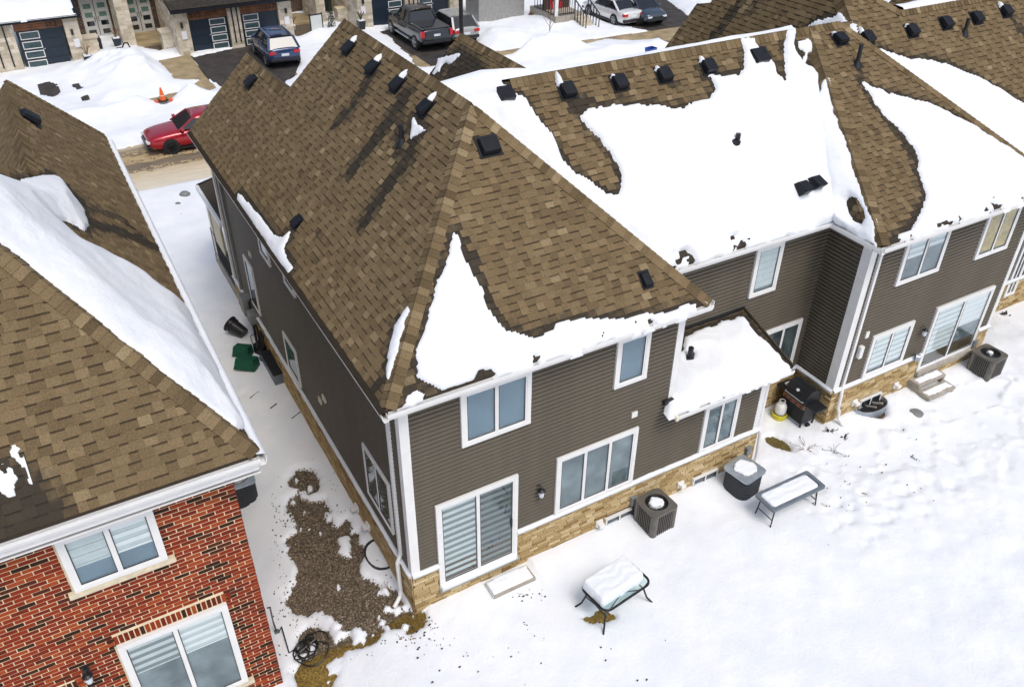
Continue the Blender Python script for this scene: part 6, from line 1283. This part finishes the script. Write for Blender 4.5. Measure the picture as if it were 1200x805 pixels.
pillar(HA_, -5.1, -3.78, ya_ - .25, 47, 2.45, strips=(.35, .85)); pillar(HA_, -1.35, -.65, ya_ - .25, 46, 2.45); pillar(HA_, -.62, .15, 42.6, 43.2, 1.05)
m = MB(); m.box(-.7, .22, 42.52, 43.28, 1.05, 1.13); m.build('cap_stone', 'palestone', HA_)
garage(HA_, -7.4, -5.2, ya_, 2.0, 1, fz=2.42)
wlamp(HA_, -1.05, ya_ - .28, 1.75); sign(HA_, -.95, ya_ - .28, 1.15); wlamp(HA_, -4.85, ya_ - .28, 1.6)
m = MB(); m.prism([(-9, ya_ - .5, 2.55), (-.5, ya_ - .5, 2.55), (-.5, ya_ + 3.5, 3.5), (-9, ya_ + 3.5, 3.5)], (0, 0, .12)); m.build('garage_roof', 'vent', HA_)
m = MB(); m.box(-9, -.45, ya_ - .58, ya_ - .48, 2.5, 2.66); m.build('gutter', 'vent', HA_)
AR = Plane((-9, ya_ - .5, 2.67), (1, 0, 0), (0, 4, .95)); WORLD[0] = False; roofsnow(AR, [[(.2, -.1), (8.3, -.05), (8.35, 1.5), (8.1, 3.9), (.2, 4)]], T=.2, res=.1, nz=.1, label='thick snow on the garage roof of the house numbered 113'); WORLD[0] = True
m = MB(); m.box(-9, -.9, ya_ + 3.4, ya_ + 3.6, 3.3, 7); m.build('wall', 'brownbrick', HA_)
UR = Plane((-9, ya_ + 3.2, 3.95), (1, 0, 0), (0, 3, 1.2)); UP = [tuple(UR.P(a, b)) for a, b in ((0, 0), (7.6, 0), (7.6, 3.5), (0, 3.5))]; ro = deck(HA_, [UP], name='upper_roof'); shingles(ro, UR, UR.xyz(UP), matn='shingle_far', e=.16)
yd_ = 46.2; m = MB(); m.box(-.65, 4.6, yd_ + .08, yd_ + .3, -.1, 3.4); wl = m.build('entry_wall', 'mortar', HA_); bricks(wl, Wall((-.65, yd_ + .08, 0), (1, 0, 0), (0, -1, 0)), 0, 5.2, 0, 3.3, 'brownbrick', bl=.21, bh=.065, j=.01, out=.01)
D1a, D1b = at(103, 47, y=yd_)[0], at(135.5, 44, y=yd_)[0]; entrydoor(HA_, D1a, D1b, yd_, .12, 2.35)
m = MB(); m.box(-.65, 2.0, 43.6, yd_, 0, .16); m.build('porch_floor', 'concrete', HA_)
pillar(HA_, 1.55, 2.25, 43.7, 46.1, 3.4); m = MB(); m.box(-.65, 4.6, 45.5, 46.3, 2.6, 3.1); m.build('porch_ceiling', 'navy', HA_)
m = MB(); m.tube([(-.75, ya_ + 3.2, 3.4), (-.6, ya_ + 1.2, 2.9), (-.55, ya_ - .2, 2.5)], .05, 7); m.build('downspout', 'hoodgrey', HA_)
HB_ = thing('garage_townhouse', 'two joined houses across the street with navy garages numbered 115 and 117', 'house', (7, 44, 0))
yb_ = 40.85
D2a, D2b = at(153, 42, y=yd_)[0], at(183.5, 38, y=yd_)[0]; entrydoor(HB_, D2a, D2b, yd_ - .02, .12, 2.35)
m = MB(); m.box(2.26, 4.6, 43.4, yd_, 0, .14); m.build('porch_floor', 'concrete_wet', HB_)
garage(HB_, 4.86, 6.95, yb_, 1.78, 1, ('115', 5.25), fz=2.3); garage(HB_, 7.72, 9.82, yb_, 1.78, -1, ('117', 9.45), fz=2.3)
pillar(HB_, 4.05, 4.80, yb_ - .2, 46, 2.35); pillar(HB_, 7.0, 7.68, yb_ - .2, 41.2, 2.35, strips=(.18, .46)); pillar(HB_, 9.88, 10.65, yb_ - .2, 45, 2.35); pillar(HB_, 3.45, 4.03, 42.0, 42.8, 1.0)
m = MB(); m.box(3.38, 4.04, 41.93, 42.87, 1.0, 1.08); m.build('cap_stone', 'palestone', HB_)
wlamp(HB_, 4.4, yb_ - .23, 1.65); sign(HB_, 4.45, yb_ - .23, 1.1); wlamp(HB_, 10.3, yb_ - .23, 1.75); sign(HB_, 10.3, yb_ - .23, 1.2)
m = MB(); m.prism([(3.9, yb_ - .6, 2.42), (10.8, yb_ - .6, 2.42), (10.8, yb_ + 3.4, 3.4), (3.9, yb_ + 3.4, 3.4)], (0, 0, .12)); m.build('garage_roof', 'vent', HB_)
m = MB(); m.box(3.88, 10.82, yb_ - .68, yb_ - .59, 2.36, 2.52); m.build('gutter', 'vent', HB_)
BR = Plane((3.9, yb_ - .6, 2.55), (1, 0, 0), (0, 4, .98)); BP = [tuple(BR.P(a, b)) for a, b in ((0, 0), (6.9, 0), (6.9, 4.1), (0, 4.1))]; ro = deck(HB_, [BP], name='garage_roof'); shingles(ro, BR, BR.xyz(BP), matn='shingle_far', e=.16, wet=[([(0, .5), (7, .6)], 1.2, .8)])
m = MB(); m.box(4.6, 4.85, 44.5, 46.5, 0, 6); m.build('wall', 'brownbrick', HB_); m = MB(); m.box(10.65, 13.2, 46.4, 46.6, 0, 4); wl = m.build('entry_wall', 'mortar', HB_); bricks(wl, Wall((10.65, 46.4, 0), (1, 0, 0), (0, -1, 0)), 0, 2.6, 0, 3.4, 'brownbrick', bl=.21, bh=.065, j=.01, out=.01)
q0, q1 = at(352, 26, y=46)[0], at(367, 24, y=46)[0]; entrydoor(HB_, 10.9, 11.9, 46.3, .1, 2.4, 'navy', 1); m = MB(); m.box(10.65, 13.0, 43.8, 46.3, 0, .14); m.build('porch_floor', 'concrete_wet', HB_)
pillar(HB_, 10.68, 11.15, 42.4, 42.9, .95)
HC_ = thing('garage_townhouse', 'house behind the black pickup with two navy garages', 'house', (17, 44, 0)); yc_ = 41.0
garage(HC_, 15.72, 17.85, yc_, 2.0, 1, fz=2.6); garage(HC_, 18.75, 20.9, yc_, 2.0, -1, fz=2.6)
pillar(HC_, 14.75, 15.68, yc_ - .2, 46, 2.65); pillar(HC_, 17.9, 18.7, yc_ - .2, 41.4, 2.65, strips=(.2, .5)); pillar(HC_, 20.95, 21.75, yc_ - .2, 46, 2.65); pillar(HC_, 12.95, 13.5, 43.2, 46, 3.4); pillar(HC_, 14.1, 14.72, 42.6, 43.3, .95)
wlamp(HC_, 15.1, yc_ - .23, 1.7); sign(HC_, 15.1, yc_ - .23, 1.2)
m = MB(); m.box(13.0, 14.75, 45.6, 45.9, 0, 4); wl = m.build('entry_wall', 'navy', HC_); m = MB(); m.box(13.75, 13.95, 45.55, 45.6, .3, 2.3); m.build('glass_light', 'blindg', HC_); m = MB(); m.box(13.5, 14.75, 43.4, 45.6, 0, .14); m.build('porch_floor', 'concrete', HC_)
m = MB(); m.box(14.7, 21.8, yc_ + .2, 47, 2.66, 5); m.build('upper_wall', 'siding_far', HC_)
# porch house at the top middle
HD_ = thing('porch_house', 'house with a white porch post, black railing and stone steps at the top middle', 'house', (29, 40, 0))
P = at(649, 22, z=.5); px0, py0 = P[0], P[1]
a0 = at(633, 12, z=.9); a1 = at(650, 21, z=.7); a2 = at(669, 18, z=.7)
m = MB(); m.box(a1[0], a1[0] + 2.1, a1[1] - .1, a1[1] + 3, -.1, .75); m.build('porch_floor', 'concrete', HD_)
m = MB(); m.box(a1[0] + .02, a1[0] + .24, a1[1] + .0, a1[1] + .22, .75, 3.6); m.build('porch_post', 'white', HD_)
for (u0, v0, u1, v1) in ((.0, .1, .0, 2.4), (.3, .0, 1.4, .0)):
    for z in (.85, 1.65): m = MB(); m.bar((a1[0] + u0, a1[1] + v0, z), (a1[0] + u1, a1[1] + v1, z), .05); m.build('rail', 'black', HD_)
    for k in range(8): m = MB(); x = a1[0] + u0 + (u1 - u0) * k / 7; y = a1[1] + v0 + (v1 - v0) * k / 7; m.bar((x, y, .75), (x, y, 1.65), .03); m.build('baluster', 'black', HD_)
m = MB(); m.box(a1[0] + .2, a1[0] + 2.1, a1[1] + 1.6, a1[1] + 1.8, .75, 3.5); m.build('wall', 'brownbrick', HD_); m = MB(); m.box(a1[0] + .6, a1[0] + 1.5, a1[1] + 1.52, a1[1] + 1.6, .8, 2.8); m.build('front_door', 'red', HD_)
m = MB(); m.box(a1[0] - 3.6, a1[0] - .3, a1[1] + 3.2, a1[1] + 5, 0, 3.2); m.build('wall', 'siding_far', HD_)
for k in range(4): z = .62 - .16 * k; m = MB(); m.box(a1[0] + 1.45, a1[0] + 2.3, a1[1] - .4 - .32 * k, a1[1] - .08 - .32 * k + .02, -.1, z); m.build('step', 'palestone', HD_)
for xx in (a1[0] + 1.42, a1[0] + 2.38):
    for k in range(5): m = MB(); y = a1[1] - .1 - .32 * k; z = .7 - .16 * k; m.bar((xx, y, z - .5), (xx, y, z + .9), .045); m.build('baluster', 'black', HD_)
    m = MB(); m.bar((xx, a1[1] - .1, 1.6), (xx, a1[1] - 1.4, .96), .05); m.build('rail', 'black', HD_)
WORLD[0] = False
# small things in front of the far houses
def planter(px, py, lab, mt='navy', h=.5, r=.22, plant=None):
    P = at(px, py, z=.1); t = thing('planter', lab, 'planter', (P[0], P[1], .08)); m = MB(); m.hexa([(-r * .7, -r * .7, 0), (r * .7, -r * .7, 0), (r * .7, r * .7, 0), (-r * .7, r * .7, 0), (-r, -r, h), (r, -r, h), (r, r, h), (-r, r, h)]); m.build('pot', mt, t)
    m = MB(); m.box(-r * .8, r * .8, -r * .8, r * .8, h, h + .05); m.build('soil', 'snow', t)
    for k in range(7): a = k * .9; m = MB(); m.tube([(0, 0, h), (math.cos(a) * .12, math.sin(a) * .12, h + .35), (math.cos(a) * .25, math.sin(a) * .25, h + .5)], .02, 5); m.build('stem', plant or 'twig', t)
    return t
planter(105, 76, 'tall navy planter with dry stems beside the garage numbered 113'); planter(139, 57, 'navy planter with pale branches by the first double door', h=.6); planter(424, 36, 'dark planter with frosted plant at the porch left of the pickup', 'black', .6, plant='cedar'); planter(344, 35, 'small planter with a green shoot by the porch step', 'concrete', .25, .15, 'cedar')
P = at(113, 59, z=.1); t = thing('storage_crate', 'black fabric covered crate beside the low stone wall', 'crate', (P[0], P[1], .05)); m = MB(); m.box(-.35, .35, -.3, .3, 0, .75); m.build('body', 'black', t, bevel=.05); m = MB(); m.box(.0, .18, -.32, -.30, .4, .6); m.build('tag', 'paper', t)
for (a, b, lab) in ((150, 61, 'black snow shovel stuck upright in the bank'), (142, 67, 'black snow shovel lying on the bank')):
    P = at(a, b, z=.3); t = thing('snow_shovel', lab, 'shovel', (P[0], P[1], .35), .5); m = MB(); m.tube([(-.3, 0, .25), (-.1, 0, .45), (.1, 0, .42), (.2, 0, .1)], .045, 6); m.build('handle', 'black', t); m = MB(); m.box(-.55, -.2, -.05, .05, -.05, .22); m.build('blade', 'black', t)
P = at(389, 33, z=.1); t = thing('cedar_shrub', 'slim dark green cedar at the porch left of the pickup', 'shrub', (P[0], P[1], 0))
m = MB()
for k in range(900):
    z = random.random() * 1.9 + .1; r_ = .26 * (1 - z / 2.2) * math.sqrt(random.random()) + .02; a = random.random() * 6.28; x, y = r_ * math.cos(a), r_ * math.sin(a); s = .05; m.poly([(x, y, z), (x + random.uniform(-s, s), y + random.uniform(-s, s), z + s * 1.6), (x + random.uniform(-s, s), y + random.uniform(-s, s), z + .02)])
m.build('foliage', 'cedar', t); m = MB(); m.tube([(0, 0, 0), (0, 0, 1.7)], [.04, .01], 6); m.build('trunk', 'twig', t)
P = at(372, 37, z=.1); t = thing('glass_screen', 'glass panel in a black frame beside the front door path', 'screen', (P[0], P[1], 0), .1)
for bx in ((-.42, -.36), (.36, .42)): m = MB(); m.box(bx[0], bx[1], -.03, .03, 0, 1.15); m.build('post', 'black', t)
m = MB(); m.box(-.36, .36, -.01, .01, .15, 1.05); m.build('pane', 'blindl', t); m = MB(); m.box(-.36, .36, -.03, .03, 1.05, 1.11); m.build('top_rail', 'black', t)
for (a, b) in ((206, 52), (340, 26)):
    P = at(a, b, z=.1); t = thing('bicycle_stand' if a < 300 else 'garden_ornament', 'thin grey wire stand by the low stone wall of number 115' if a < 300 else 'slim ornament beside the porch of number 117', 'stand' if a < 300 else 'ornament', (P[0], P[1], .1))
    for k in range(4): m = MB(); m.tube([(-.2 + .12 * k, 0, 0), (-.2 + .12 * k, .02, .55 + .1 * (k % 2)), (-.14 + .12 * k, .02, .6)], .018, 5); m.build('rod', 'blackm', t)
for (a, b, lab, s) in ((606, 12, 'brown wooden lid lying on the snow', .42), (624, 19, 'brown plank sticking out of the snow', .3)):
    P = at(a, b, z=.2); m = MB(); m.prism([(P[0] - s, P[1], P[2] + .12), (P[0], P[1] - s, P[2] + .12), (P[0] + s, P[1], P[2] + .14), (P[0], P[1] + s, P[2] + .16)], (0, 0, .04)); m.build('board', 'wood', label=lab, cat='board')
for (a, b, s, lab) in ((217, 31 + 200 - 1, .22, 'larger grey rock in the snow of the passage'), (209, 41 + 200, .14, 'smaller grey rock in the snow of the passage'), (213, 253, .10, 'dark chip on the snow of the passage')):
    P = atg(a, b, .08); m = MB(); m.lathe([(s * .7, 0), (s, s * .4), (s * .6, s * .8), (s * .1, s * .95)], 9, tuple(P)); o = m.build('rock', 'hoodgrey', label=lab, cat='rock', smooth=True);
